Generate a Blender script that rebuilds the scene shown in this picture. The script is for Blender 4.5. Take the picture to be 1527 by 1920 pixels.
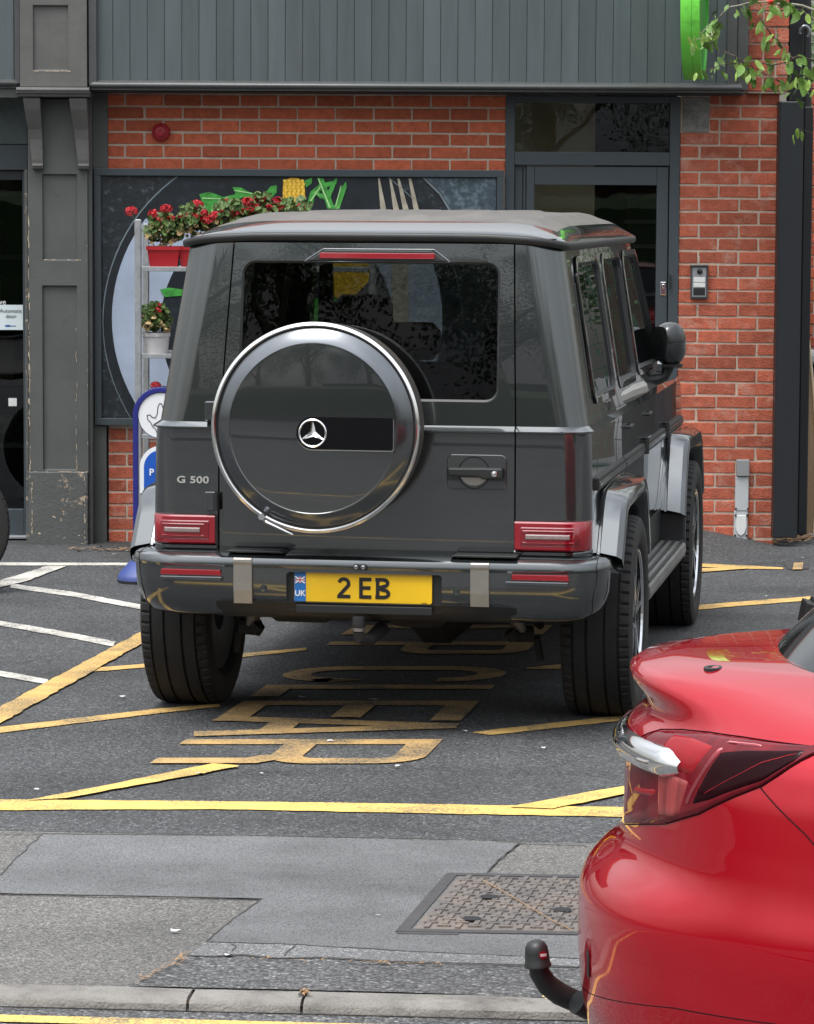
import bpy, bmesh, math, random
from mathutils import Vector, Matrix
random.seed(7)
for o in list(bpy.data.objects): bpy.data.objects.remove(o)
S = bpy.context.scene
COL = S.collection
R = math.radians

# ------------------------------------------------------------------ camera
IW, IH, FPX, CAMH = 1527.0, 1920.0, 6320.0, 2.0
PITCH = math.atan((960-379)/FPX); ROLL = R(0.28)
fwd = Vector((0, math.cos(PITCH), -math.sin(PITCH)))
up0 = Vector((0, math.sin(PITCH), math.cos(PITCH))); rt0 = Vector((1, 0, 0))
RT = rt0*math.cos(ROLL)+up0*math.sin(ROLL)
UP = up0*math.cos(ROLL)-rt0*math.sin(ROLL)
CAM = Vector((0, 0, CAMH))
cd = bpy.data.cameras.new('camera'); cam = bpy.data.objects.new('camera', cd); COL.objects.link(cam)
cd.sensor_fit = 'HORIZONTAL'; cd.sensor_width = 36; cd.lens = FPX/IW*36
cd.clip_start = 0.1; cd.clip_end = 600
M3 = Matrix((RT, UP, -fwd)).transposed()
cam.matrix_world = Matrix.Translation(CAM) @ M3.to_4x4()
S.camera = cam
S.render.resolution_x = 814; S.render.resolution_y = 1024

# ------------------------------------------------------------------ sky, sun, exposure
SUN_EL, SUN_ROT = R(66), R(215)
w = bpy.data.worlds.new('World'); S.world = w; w.use_nodes = True
nt = w.node_tree; nt.nodes.clear()
wo = nt.nodes.new('ShaderNodeOutputWorld'); bg = nt.nodes.new('ShaderNodeBackground')
sky = nt.nodes.new('ShaderNodeTexSky'); sky.sky_type = 'NISHITA'; sky.sun_disc = False
sky.sun_elevation = SUN_EL; sky.sun_rotation = SUN_ROT
sky.air_density = 1.6; sky.dust_density = 2.0; sky.ozone_density = 1.0
hs = nt.nodes.new('ShaderNodeHueSaturation'); hs.inputs['Saturation'].default_value = 0.22
tcw = nt.nodes.new('ShaderNodeTexCoord'); nzw = nt.nodes.new('ShaderNodeTexNoise')
nzw.inputs['Scale'].default_value = 2.2; nzw.inputs['Detail'].default_value = 6
mrw = nt.nodes.new('ShaderNodeMapRange'); mrw.inputs[1].default_value = .3; mrw.inputs[2].default_value = .7
mrw.inputs[3].default_value = .72; mrw.inputs[4].default_value = 1.22
mxw = nt.nodes.new('ShaderNodeMix'); mxw.data_type = 'RGBA'; mxw.blend_type = 'MULTIPLY'; mxw.inputs[0].default_value = 1
nt.links.new(tcw.outputs['Generated'], nzw.inputs['Vector'])
nt.links.new(nzw.outputs['Fac'], mrw.inputs[0])
nt.links.new(sky.outputs[0], hs.inputs['Color']); nt.links.new(hs.outputs[0], mxw.inputs[6]); nt.links.new(mrw.outputs[0], mxw.inputs[7])
# overcast: the dome is brighter overhead than at the horizon, the same all round
spw = nt.nodes.new('ShaderNodeSeparateXYZ'); nt.links.new(tcw.outputs['Generated'], spw.inputs[0])
mrz = nt.nodes.new('ShaderNodeMapRange'); mrz.inputs[1].default_value = 0; mrz.inputs[2].default_value = 1; mrz.inputs[3].default_value = .30; mrz.inputs[4].default_value = 2.0
nt.links.new(spw.outputs[2], mrz.inputs[0])
mxz = nt.nodes.new('ShaderNodeMix'); mxz.data_type = 'RGBA'; mxz.blend_type = 'MULTIPLY'; mxz.inputs[0].default_value = 1
nt.links.new(mxw.outputs[2], mxz.inputs[6]); nt.links.new(mrz.outputs[0], mxz.inputs[7])
nt.links.new(mxz.outputs[2], bg.inputs[0]); bg.inputs[1].default_value = 0.15
nt.links.new(bg.outputs[0], wo.inputs[0])
sd = bpy.data.lights.new('sun', 'SUN'); sd.energy = 1.0; sd.angle = R(28); sd.color = (1, .97, .93)
sun = bpy.data.objects.new('sun', sd); COL.objects.link(sun)
# direction towards the sun: up and behind the camera, to the left
az = R(215)
sdir = Vector((math.sin(az)*math.cos(SUN_EL), math.cos(az)*math.cos(SUN_EL), math.sin(SUN_EL)))
sun.rotation_euler = sdir.to_track_quat('Z', 'Y').to_euler(); sun.location = (0, 0, 30)
S.view_settings.view_transform = 'Standard'; S.view_settings.look = 'None'
S.view_settings.exposure = 0.8; S.view_settings.gamma = 1
S.view_settings.use_curve_mapping = False

# ------------------------------------------------------------------ where a point of the place lies
def ray(x, y): return fwd*FPX + RT*(x-IW/2) + UP*(IH/2-y)
def gp(x, y, z=0.0):
    d = ray(x, y); return CAM + d*((z-CAMH)/d.z)
def wp(x, y, Y):
    d = ray(x, y); return CAM + d*(Y/d.y)
def FX(x, Y=19.75): return wp(x, 600, Y).x
def FZ(y, Y=19.75): return wp(763, y, Y).z

# ------------------------------------------------------------------ materials
MATS = {}
def nd(nt, t, **kw):
    n = nt.nodes.new(t)
    for k, v in kw.items(): setattr(n, k, v)
    return n
def mat(name, col=(.5,.5,.5), rough=.5, metal=0, coat=0, spec=.5, var=0, vscale=8, bump=0, bscale=60, emit=None, coatr=.03, rand=0, dirt=None, stretch=None, rvar=0):
    """procedural principled: base colour with noise variation, fine bump, per-object variation, dirt mask"""
    m = bpy.data.materials.new(name); m.use_nodes = True; nt = m.node_tree
    b = nt.nodes['Principled BSDF']; L = nt.links.new
    b.inputs['Base Color'].default_value = (*col, 1); b.inputs['Roughness'].default_value = rough
    b.inputs['Metallic'].default_value = metal; b.inputs['Coat Weight'].default_value = coat
    b.inputs['Coat Roughness'].default_value = coatr; b.inputs['Specular IOR Level'].default_value = spec
    tc = nd(nt, 'ShaderNodeTexCoord'); mp = nd(nt, 'ShaderNodeMapping'); L(tc.outputs['Object'], mp.inputs[0])
    if stretch: mp.inputs['Scale'].default_value = stretch
    oi = nd(nt, 'ShaderNodeObjectInfo')
    if rand:
        cb = nd(nt, 'ShaderNodeCombineXYZ'); mm = nd(nt, 'ShaderNodeMath', operation='MULTIPLY'); mm.inputs[1].default_value = 37.0
        L(oi.outputs['Random'], mm.inputs[0]); L(mm.outputs[0], cb.inputs[0]); L(mm.outputs[0], cb.inputs[1]); L(cb.outputs[0], mp.inputs['Location'])
    cur = None
    if var:
        n = nd(nt, 'ShaderNodeTexNoise'); n.inputs['Scale'].default_value = vscale; n.inputs['Detail'].default_value = 6
        n.inputs['Roughness'].default_value = .65
        L(mp.outputs[0], n.inputs['Vector'])
        mr = nd(nt, 'ShaderNodeMapRange'); mr.inputs[1].default_value = .25; mr.inputs[2].default_value = .75
        mr.inputs[3].default_value = 1-var; mr.inputs[4].default_value = 1+var; L(n.outputs['Fac'], mr.inputs[0])
        cur = mr.outputs[0]
        if rvar:
            m2 = nd(nt, 'ShaderNodeMapRange'); m2.inputs[1].default_value = .3; m2.inputs[2].default_value = .7
            m2.inputs[3].default_value = max(0, rough-rvar); m2.inputs[4].default_value = rough+rvar
            L(n.outputs['Fac'], m2.inputs[0]); L(m2.outputs[0], b.inputs['Roughness'])
    if rand:
        mr = nd(nt, 'ShaderNodeMapRange'); mr.inputs[3].default_value = 1-rand; mr.inputs[4].default_value = 1+rand
        L(oi.outputs['Random'], mr.inputs[0])
        if cur:
            mu = nd(nt, 'ShaderNodeMath', operation='MULTIPLY'); L(cur, mu.inputs[0]); L(mr.outputs[0], mu.inputs[1]); cur = mu.outputs[0]
        else: cur = mr.outputs[0]
    colsock = None
    if cur:
        mx = nd(nt, 'ShaderNodeMix', data_type='RGBA', blend_type='MULTIPLY'); mx.inputs[0].default_value = 1
        mx.inputs[6].default_value = (*col, 1); L(cur, mx.inputs[7]); colsock = mx.outputs[2]
    if dirt:   # (colour, scale, threshold lo, hi)
        dc, ds, lo, hi = dirt
        n = nd(nt, 'ShaderNodeTexNoise'); n.inputs['Scale'].default_value = ds; n.inputs['Detail'].default_value = 8; n.inputs['Roughness'].default_value = .7
        L(mp.outputs[0], n.inputs['Vector'])
        mr = nd(nt, 'ShaderNodeMapRange'); mr.inputs[1].default_value = lo; mr.inputs[2].default_value = hi; L(n.outputs['Fac'], mr.inputs[0])
        mx = nd(nt, 'ShaderNodeMix', data_type='RGBA'); L(mr.outputs[0], mx.inputs[0])
        if colsock: L(colsock, mx.inputs[6])
        else: mx.inputs[6].default_value = (*col, 1)
        mx.inputs[7].default_value = (*dc, 1); colsock = mx.outputs[2]
    if colsock: L(colsock, b.inputs['Base Color'])
    if bump:
        n = nd(nt, 'ShaderNodeTexNoise'); n.inputs['Scale'].default_value = bscale; n.inputs['Detail'].default_value = 5
        L(mp.outputs[0], n.inputs['Vector'])
        bp = nd(nt, 'ShaderNodeBump'); bp.inputs['Strength'].default_value = bump; bp.inputs['Distance'].default_value = .01
        L(n.outputs['Fac'], bp.inputs['Height']); L(bp.outputs[0], b.inputs['Normal'])
    if emit:
        b.inputs['Emission Color'].default_value = (*emit[0], 1); b.inputs['Emission Strength'].default_value = emit[1]
    MATS[name] = m; return m

def glass(name, tint, ior=1.5, rough=0.0):
    m = bpy.data.materials.new(name); m.use_nodes = True; nt = m.node_tree; nt.nodes.clear(); L = nt.links.new
    o = nd(nt, 'ShaderNodeOutputMaterial'); t = nd(nt, 'ShaderNodeBsdfTransparent'); g = nd(nt, 'ShaderNodeBsdfGlossy')
    t.inputs[0].default_value = (*tint, 1); g.inputs['Roughness'].default_value = rough; g.inputs[0].default_value = (.95, .97, 1, 1)
    f = nd(nt, 'ShaderNodeFresnel'); f.inputs[0].default_value = ior
    tc = nd(nt, 'ShaderNodeTexCoord'); n = nd(nt, 'ShaderNodeTexNoise'); n.inputs['Scale'].default_value = 5; n.inputs['Detail'].default_value = 1
    bp = nd(nt, 'ShaderNodeBump'); bp.inputs['Strength'].default_value = .006; bp.inputs['Distance'].default_value = .05
    L(tc.outputs['Object'], n.inputs['Vector']); L(n.outputs['Fac'], bp.inputs['Height']); L(bp.outputs[0], g.inputs['Normal']); L(bp.outputs[0], f.inputs['Normal'])
    x = nd(nt, 'ShaderNodeMixShader'); L(f.outputs[0], x.inputs[0]); L(t.outputs[0], x.inputs[1]); L(g.outputs[0], x.inputs[2]); L(x.outputs[0], o.inputs[0])
    MATS[name] = m; return m

def asphalt(name, dark, light, scale=110, blotch=.25, bump=.6, spec_white=.0, bd=.004, chip=1.7):
    """bound stone: cells of stone in binder, blotches, a few pale chips"""
    m = bpy.data.materials.new(name); m.use_nodes = True; nt = m.node_tree; L = nt.links.new
    b = nt.nodes['Principled BSDF']; b.inputs['Roughness'].default_value = .82; b.inputs['Specular IOR Level'].default_value = .35
    tc = nd(nt, 'ShaderNodeTexCoord')
    v = nd(nt, 'ShaderNodeTexVoronoi'); v.inputs['Scale'].default_value = scale; L(tc.outputs['Object'], v.inputs['Vector'])
    sx = nd(nt, 'ShaderNodeSeparateColor'); L(v.outputs['Color'], sx.inputs[0])
    rp = nd(nt, 'ShaderNodeValToRGB'); e = rp.color_ramp.elements
    e[0].position = .0; e[0].color = (*dark, 1); e[1].position = .9; e[1].color = (*light, 1)
    e2 = rp.color_ramp.elements.new(.97); e2.color = (*[min(1, c*chip) for c in light], 1)
    L(sx.outputs[0], rp.inputs[0])
    n = nd(nt, 'ShaderNodeTexNoise'); n.inputs['Scale'].default_value = 1.3; n.inputs['Detail'].default_value = 7; n.inputs['Roughness'].default_value = .62
    L(tc.outputs['Object'], n.inputs['Vector'])
    mr = nd(nt, 'ShaderNodeMapRange'); mr.inputs[1].default_value = .3; mr.inputs[2].default_value = .7
    mr.inputs[3].default_value = 1-blotch; mr.inputs[4].default_value = 1+blotch; L(n.outputs['Fac'], mr.inputs[0])
    mx = nd(nt, 'ShaderNodeMix', data_type='RGBA', blend_type='MULTIPLY'); mx.inputs[0].default_value = 1
    L(rp.outputs[0], mx.inputs[6]); L(mr.outputs[0], mx.inputs[7]); cs = mx.outputs[2]
    # stains, tyre tracks: broad soft darkening with a shape of its own
    mpn = nd(nt, 'ShaderNodeMapping'); mpn.inputs['Scale'].default_value = (.55, 1.3, 1); mpn.inputs['Rotation'].default_value = (0, 0, .25); L(tc.outputs['Object'], mpn.inputs[0])
    n9 = nd(nt, 'ShaderNodeTexNoise'); n9.inputs['Scale'].default_value = 1.1; n9.inputs['Detail'].default_value = 5; n9.inputs['Distortion'].default_value = .8; L(mpn.outputs[0], n9.inputs['Vector'])
    mr9 = nd(nt, 'ShaderNodeMapRange'); mr9.inputs[1].default_value = .50; mr9.inputs[2].default_value = .68; mr9.inputs[3].default_value = 1.04; mr9.inputs[4].default_value = .76; L(n9.outputs['Fac'], mr9.inputs[0])
    m9 = nd(nt, 'ShaderNodeMix', data_type='RGBA', blend_type='MULTIPLY'); m9.inputs[0].default_value = 1; L(cs, m9.inputs[6]); L(mr9.outputs[0], m9.inputs[7]); cs = m9.outputs[2]
    # gaps between stones are darker binder
    vd = nd(nt, 'ShaderNodeMapRange'); vd.inputs[1].default_value = .25; vd.inputs[2].default_value = .75; vd.inputs[3].default_value = 1; vd.inputs[4].default_value = .45
    L(v.outputs['Distance'], vd.inputs[0])
    m3 = nd(nt, 'ShaderNodeMix', data_type='RGBA', blend_type='MULTIPLY'); m3.inputs[0].default_value = 1
    L(cs, m3.inputs[6]); L(vd.outputs[0], m3.inputs[7]); cs = m3.outputs[2]
    if spec_white:
        v2 = nd(nt, 'ShaderNodeTexVoronoi'); v2.inputs['Scale'].default_value = 11; L(tc.outputs['Object'], v2.inputs['Vector'])
        lt = nd(nt, 'ShaderNodeMath', operation='LESS_THAN'); lt.inputs[1].default_value = spec_white; L(v2.outputs['Distance'], lt.inputs[0])
        m4 = nd(nt, 'ShaderNodeMix', data_type='RGBA'); L(lt.outputs[0], m4.inputs[0]); L(cs, m4.inputs[6]); m4.inputs[7].default_value = (.5, .5, .48, 1); cs = m4.outputs[2]
    L(cs, b.inputs['Base Color'])
    bp = nd(nt, 'ShaderNodeBump'); bp.inputs['Strength'].default_value = bump; bp.inputs['Distance'].default_value = bd; bp.invert = True
    L(v.outputs['Distance'], bp.inputs['Height']); L(bp.outputs[0], b.inputs['Normal'])
    MATS[name] = m; return m

def paint(name, col, under, wear=.45, hi=.55):
    """road paint worn through to the stone in spots"""
    m = bpy.data.materials.new(name); m.use_nodes = True; nt = m.node_tree; L = nt.links.new
    b = nt.nodes['Principled BSDF']; b.inputs['Roughness'].default_value = .75
    tc = nd(nt, 'ShaderNodeTexCoord')
    n = nd(nt, 'ShaderNodeTexNoise'); n.inputs['Scale'].default_value = 110; n.inputs['Detail'].default_value = 5; n.inputs['Roughness'].default_value = .7
    n2 = nd(nt, 'ShaderNodeTexNoise'); n2.inputs['Scale'].default_value = 3.5; n2.inputs['Detail'].default_value = 4
    L(tc.outputs['Object'], n.inputs['Vector']); L(tc.outputs['Object'], n2.inputs['Vector'])
    ad = nd(nt, 'ShaderNodeMath', operation='MULTIPLY_ADD'); ad.inputs[1].default_value = .55; L(n2.outputs['Fac'], ad.inputs[0]); L(n.outputs['Fac'], ad.inputs[2])
    mr = nd(nt, 'ShaderNodeMapRange'); mr.inputs[1].default_value = wear+.27; mr.inputs[2].default_value = hi+.27; L(ad.outputs[0], mr.inputs[0])
    mx = nd(nt, 'ShaderNodeMix', data_type='RGBA'); L(mr.outputs[0], mx.inputs[0]); mx.inputs[6].default_value = (*col, 1); mx.inputs[7].default_value = (*under, 1)
    n3 = nd(nt, 'ShaderNodeTexNoise'); n3.inputs['Scale'].default_value = 9; n3.inputs['Detail'].default_value = 6; L(tc.outputs['Object'], n3.inputs['Vector'])
    mr3 = nd(nt, 'ShaderNodeMapRange'); mr3.inputs[1].default_value = .3; mr3.inputs[2].default_value = .7; mr3.inputs[3].default_value = .78; mr3.inputs[4].default_value = 1.1; L(n3.outputs['Fac'], mr3.inputs[0])
    m5 = nd(nt, 'ShaderNodeMix', data_type='RGBA', blend_type='MULTIPLY'); m5.inputs[0].default_value = 1; L(mx.outputs[2], m5.inputs[6]); L(mr3.outputs[0], m5.inputs[7])
    L(m5.outputs[2], b.inputs['Base Color'])
    bp = nd(nt, 'ShaderNodeBump'); bp.inputs['Strength'].default_value = .5; bp.inputs['Distance'].default_value = .004; L(n.outputs['Fac'], bp.inputs['Height']); L(bp.outputs[0], b.inputs['Normal'])
    MATS[name] = m; return m

asphalt('yard_tarmac', (.046,.0475,.049), (.108,.111,.113), 115, .22, .8, .024)
asphalt('road_tarmac', (.055,.056,.058), (.17,.17,.17), 95, .15, .8, .03, .006)
asphalt('pavement_tarmac', (.118,.115,.108), (.182,.176,.165), 130, .2, .5, .012, chip=1.35)
asphalt('pavement_coarse', (.065,.065,.066), (.165,.165,.165), 95, .15, .8, .03, .006)
asphalt('patch_tarmac', (.138,.140,.142), (.162,.164,.166), 190, .30, .2, 0, chip=1.12)
asphalt('patch_strip', (.145,.148,.15), (.22,.22,.22), 170, .15, .3, 0)
mat('concrete', (.205,.195,.178), .9, var=.3, vscale=14, bump=.6, bscale=120, dirt=((.075,.07,.062), 7, .47, .68))
paint('yellow_paint', (.60,.38,.12), (.13,.11,.07), .49, .65)
paint('faded_yellow_paint', (.50,.32,.125), (.10,.09,.07), .44, .63)
paint('bright_yellow_paint', (.74,.49,.125), (.20,.16,.09), .49, .64)
paint('white_paint', (.58,.56,.50), (.14,.135,.125), .47, .62)
mat('crack', (.045,.043,.040), .95)
mat('straw', (.30,.18,.09), .9, var=.4, vscale=40)
mat('cast_iron', (.125,.115,.108), .62, metal=.25, var=.35, vscale=9, bump=.4, bscale=160, dirt=((.21,.165,.135), 5, .45, .7))
mat('iron_dark', (.062,.06,.06), .6, metal=.3, var=.2, vscale=20)
# facade
mat('brick', (.43,.099,.046), .88, var=.30, vscale=26, bump=.55, bscale=130, rand=.22, dirt=((.50,.235,.15), 10, .60, .85))
mat('brick_old', (.38,.095,.052), .9, var=.32, vscale=24, bump=.7, bscale=110, rand=.24, dirt=((.50,.30,.235), 7, .54, .80))
mat('mortar', (.47,.38,.305), .95, var=.22, vscale=30, bump=.5, bscale=200)
mat('grey_boards', (.066,.083,.088), .52, var=.2, vscale=9, bump=.15, bscale=40, rand=.13, stretch=(1,1,.12), dirt=((.055,.068,.072), 5, .55, .8))
mat('grey_trim', (.060,.063,.063), .36, var=.15, vscale=7, bump=.1, bscale=50)
mat('pilaster_paint', (.076,.081,.077), .48, var=.15, vscale=4, bump=.12, bscale=45, dirt=((.035,.038,.036), 6, .62, .85))
mat('pilaster_grey', (.098,.097,.092), .5, var=.2, vscale=7, bump=.1, bscale=45)
mat('chipped_paint', (.076,.081,.077), .55, var=.2, vscale=6, bump=.3, bscale=60, dirt=((.36,.28,.20), 17, .60, .65))
mat('chip', (.46,.37,.27), .85, var=.3, vscale=30)
mat('anthracite', (.045,.058,.067), .38, var=.07, vscale=5)
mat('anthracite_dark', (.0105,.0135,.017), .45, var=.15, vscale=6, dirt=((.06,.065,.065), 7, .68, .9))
mat('lintel_panel', (.07,.095,.096), .35, var=.35, vscale=9, dirt=((.22,.26,.26), 5, .6, .8))
mat('stone', (.21,.205,.19), .95, var=.4, vscale=22, bump=.8, bscale=45, dirt=((.10,.10,.095), 9, .5, .7))
mat('black', (.008,.008,.009), .6, var=.2, vscale=10)
mat('black_gloss', (.006,.006,.007), .12, coat=.6)
mat('beige_wall', (.52,.46,.33), .9, var=.08, vscale=4)
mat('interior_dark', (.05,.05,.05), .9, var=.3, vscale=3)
mat('shelf_grey', (.42,.42,.40), .5)
mat('bell_red', (.30,.012,.022), .42, var=.1)
mat('green_sign', (.17,.66,.07), .35, var=.14, vscale=7, dirt=((.05,.24,.03), 6, .58, .85))
mat('green_sign_dark', (.06,.34,.035), .4, var=.14, vscale=7)
mat('silver_grey', (.30,.31,.32), .4, metal=.4, var=.08)
mat('white_plastic', (.62,.63,.62), .45, var=.1, vscale=10)
mat('galvanised', (.27,.28,.285), .5, metal=.3, var=.25, vscale=25)
mat('wood_board', (.26,.175,.10), .85, var=.2, vscale=12, stretch=(1,1,.1))
mat('wood_edge', (.55,.44,.30), .85, var=.2, vscale=20)
mat('shop_paper', (.62,.70,.72), .6, var=.03)
mat('ink', (.02,.025,.03), .6)
mat('blue_ink', (.03,.10,.30), .6)
# printed picture
mat('slate_print', (.012,.016,.020), .42, var=.55, vscale=22, bump=.2, bscale=60, dirt=((.085,.125,.155), 30, .55, .74))
mat('pan_print', (.012,.016,.021), .35, var=.5, vscale=12, dirt=((.04,.055,.065), 8, .55, .8))
mat('plate_print', (.34,.40,.51), .5, var=.18, vscale=3.0, bump=.05, bscale=200)
mat('rim_print', (.16,.20,.23), .45, var=.3, vscale=6)
mat('leaf_print', (.055,.30,.05), .35, var=.6, vscale=22, dirt=((.30,.62,.22), 14, .56, .74))
mat('corn_print', (.74,.44,.03), .35, var=.4, vscale=60, dirt=((.38,.14,.01), 26, .58, .72))
mat('tine_print', (.40,.36,.28), .45, var=.4, vscale=14)
# plants
mat('leaf_green', (.085,.17,.025), .5, var=.4, vscale=6, rand=.45)
mat('leaf_light', (.17,.27,.045), .5, var=.4, vscale=6, rand=.35)
mat('twig', (.075,.05,.038), .8, var=.3, vscale=20)
mat('twig_pale', (.26,.24,.19), .8, var=.3, vscale=20)
mat('blossom', (.75,.09,.06), .6)
mat('geranium_leaf', (.075,.125,.03), .6, var=.5, vscale=30)
mat('geranium_dry', (.34,.24,.11), .8, var=.4, vscale=30)
mat('geranium_red', (.40,.004,.012), .5, var=.3, vscale=60)
mat('red_pot', (.33,.008,.014), .4, var=.08)
mat('white_pot', (.46,.445,.445), .45, var=.12, vscale=9, dirt=((.35,.33,.30), 9, .6, .8))
mat('soil', (.03,.02,.014), .95)
mat('lottery_blue', (.018,.022,.17), .35, var=.08)
mat('base_blue', (.045,.07,.23), .5, var=.15, vscale=8)
mat('sign_white', (.72,.73,.74), .4)
mat('sign_blue', (.01,.085,.42), .35)
# cars
mat('car_grey', (.094,.103,.107), .16, metal=.86, coat=1, coatr=.004, bump=.08, bscale=2.2, spec=0)
MATS['car_grey'].node_tree.nodes['Principled BSDF'].inputs['Coat IOR'].default_value = 1.65
mat('cover_rim', (.120,.130,.141), .20, metal=.92, coat=1, coatr=.004, spec=0)
mat('car_grey_dusty', (.105,.095,.083), .6, metal=.2, coat=.25, coatr=.3, var=.3, vscale=5)
mat('cover_grey', (.094,.102,.106), .15, metal=.86, coat=1, coatr=.003, bump=.08, bscale=3, spec=0)
MATS['cover_grey'].node_tree.nodes['Principled BSDF'].inputs['Coat IOR'].default_value = 1.65
mat('steel_ring', (.23,.245,.26), .16, metal=.9)
mat('chrome', (.80,.80,.80), .08, metal=1)
mat('chrome_dusty', (.86,.85,.83), .14, metal=1, var=.12, vscale=30)
mat('brushed', (.42,.40,.37), .34, metal=.9, var=.08, vscale=30)
mat('rubber', (.0085,.0085,.009), .78, var=.35, vscale=12, bump=.15, bscale=120)
mat('rubber_side', (.016,.0145,.013), .72, var=.35, vscale=9, dirt=((.045,.036,.028), 6, .6, .85))
mat('black_trim', (.014,.015,.015), .45, var=.2, vscale=20)
mat('piano_black', (.003,.003,.004), .28, spec=.25)
mat('bumper_black', (.013,.014,.015), .42, var=.12, vscale=20)
mat('cover_side', (.060,.054,.047), .62, var=.3, vscale=10)
mat('red_lens', (.24,.004,.012), .13, coat=1, var=.06, vscale=60)
mat('red_lens_deep', (.17,.003,.008), .12, coat=1)
mat('lens_bar', (.22,.165,.16), .25, coat=.5, var=.25, vscale=120)
mat('reflector_red', (.22,.004,.010), .3, coat=.5, var=.15, vscale=80)
mat('plate_yellow', (.78,.48,.008), .32, coat=.5, var=.06, vscale=5)
mat('plate_black', (.008,.008,.008), .5)
mat('plate_blue', (.015,.14,.42), .4)
mat('flag_red', (.45,.02,.04), .4)
mat('dark_rim', (.05,.052,.055), .3, metal=.7)
mat('bright_rim', (.62,.63,.65), .18, metal=1)
mat('seat_dark', (.012,.012,.013), .7, var=.2)
mat('under', (.010,.010,.010), .85, var=.4, vscale=15)
mat('under_metal', (.17,.155,.14), .5, metal=.6, var=.4, vscale=14)
mat('board_alloy', (.20,.195,.185), .45, metal=.5, var=.35, vscale=14, stretch=(1,.2,1))
mat('mirror_shell', (.018,.020,.021), .2, coat=1, coatr=.01, spec=.2)  # car grey made darker in the colour to stand for dark reflections
mat('car_red', (.42,.001,.011), .20, metal=.5, coat=1, coatr=.004, bump=.05, bscale=2.5, spec=0)
mat('lamp_red', (.12,.003,.008), .14, coat=.7, spec=0, var=.5, vscale=7, stretch=(1,3,.6))
mat('lamp_bright', (.25,.009,.014), .16, coat=.6, spec=0, var=.25, vscale=9)
mat('lamp_dark', (.014,.0015,.003), .2, coat=.22, spec=0)
mat('lamp_clear', (.24,.04,.04), .12, coat=.7, spec=0, var=.45, vscale=14, stretch=(3,3,.5))
mat('lamp_orange', (.60,.16,.03), .15, coat=1)
glass('rear_glass', (.36,.37,.36), 1.38); glass('side_glass', (.55,.60,.56)); glass('clear_glass', (.90,.93,.92)); glass('door_glass', (.90,.92,.90), 1.40); glass('shop_glass', (.60,.62,.62))
glass('red_rear_glass', (.35,.42,.38))
# across the street
mat('bark', (.07,.055,.04), .9, var=.3, vscale=8, bump=.5, bscale=20)
mat('tree_leaf', (.045,.09,.022), .6, var=.5, vscale=3)
mat('render_wall', (.13,.085,.07), .9, var=.1, vscale=2)
mat('slate_roof', (.06,.06,.065), .7, var=.2, vscale=6)
mat('hedge', (.035,.065,.018), .7, var=.5, vscale=8)

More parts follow.
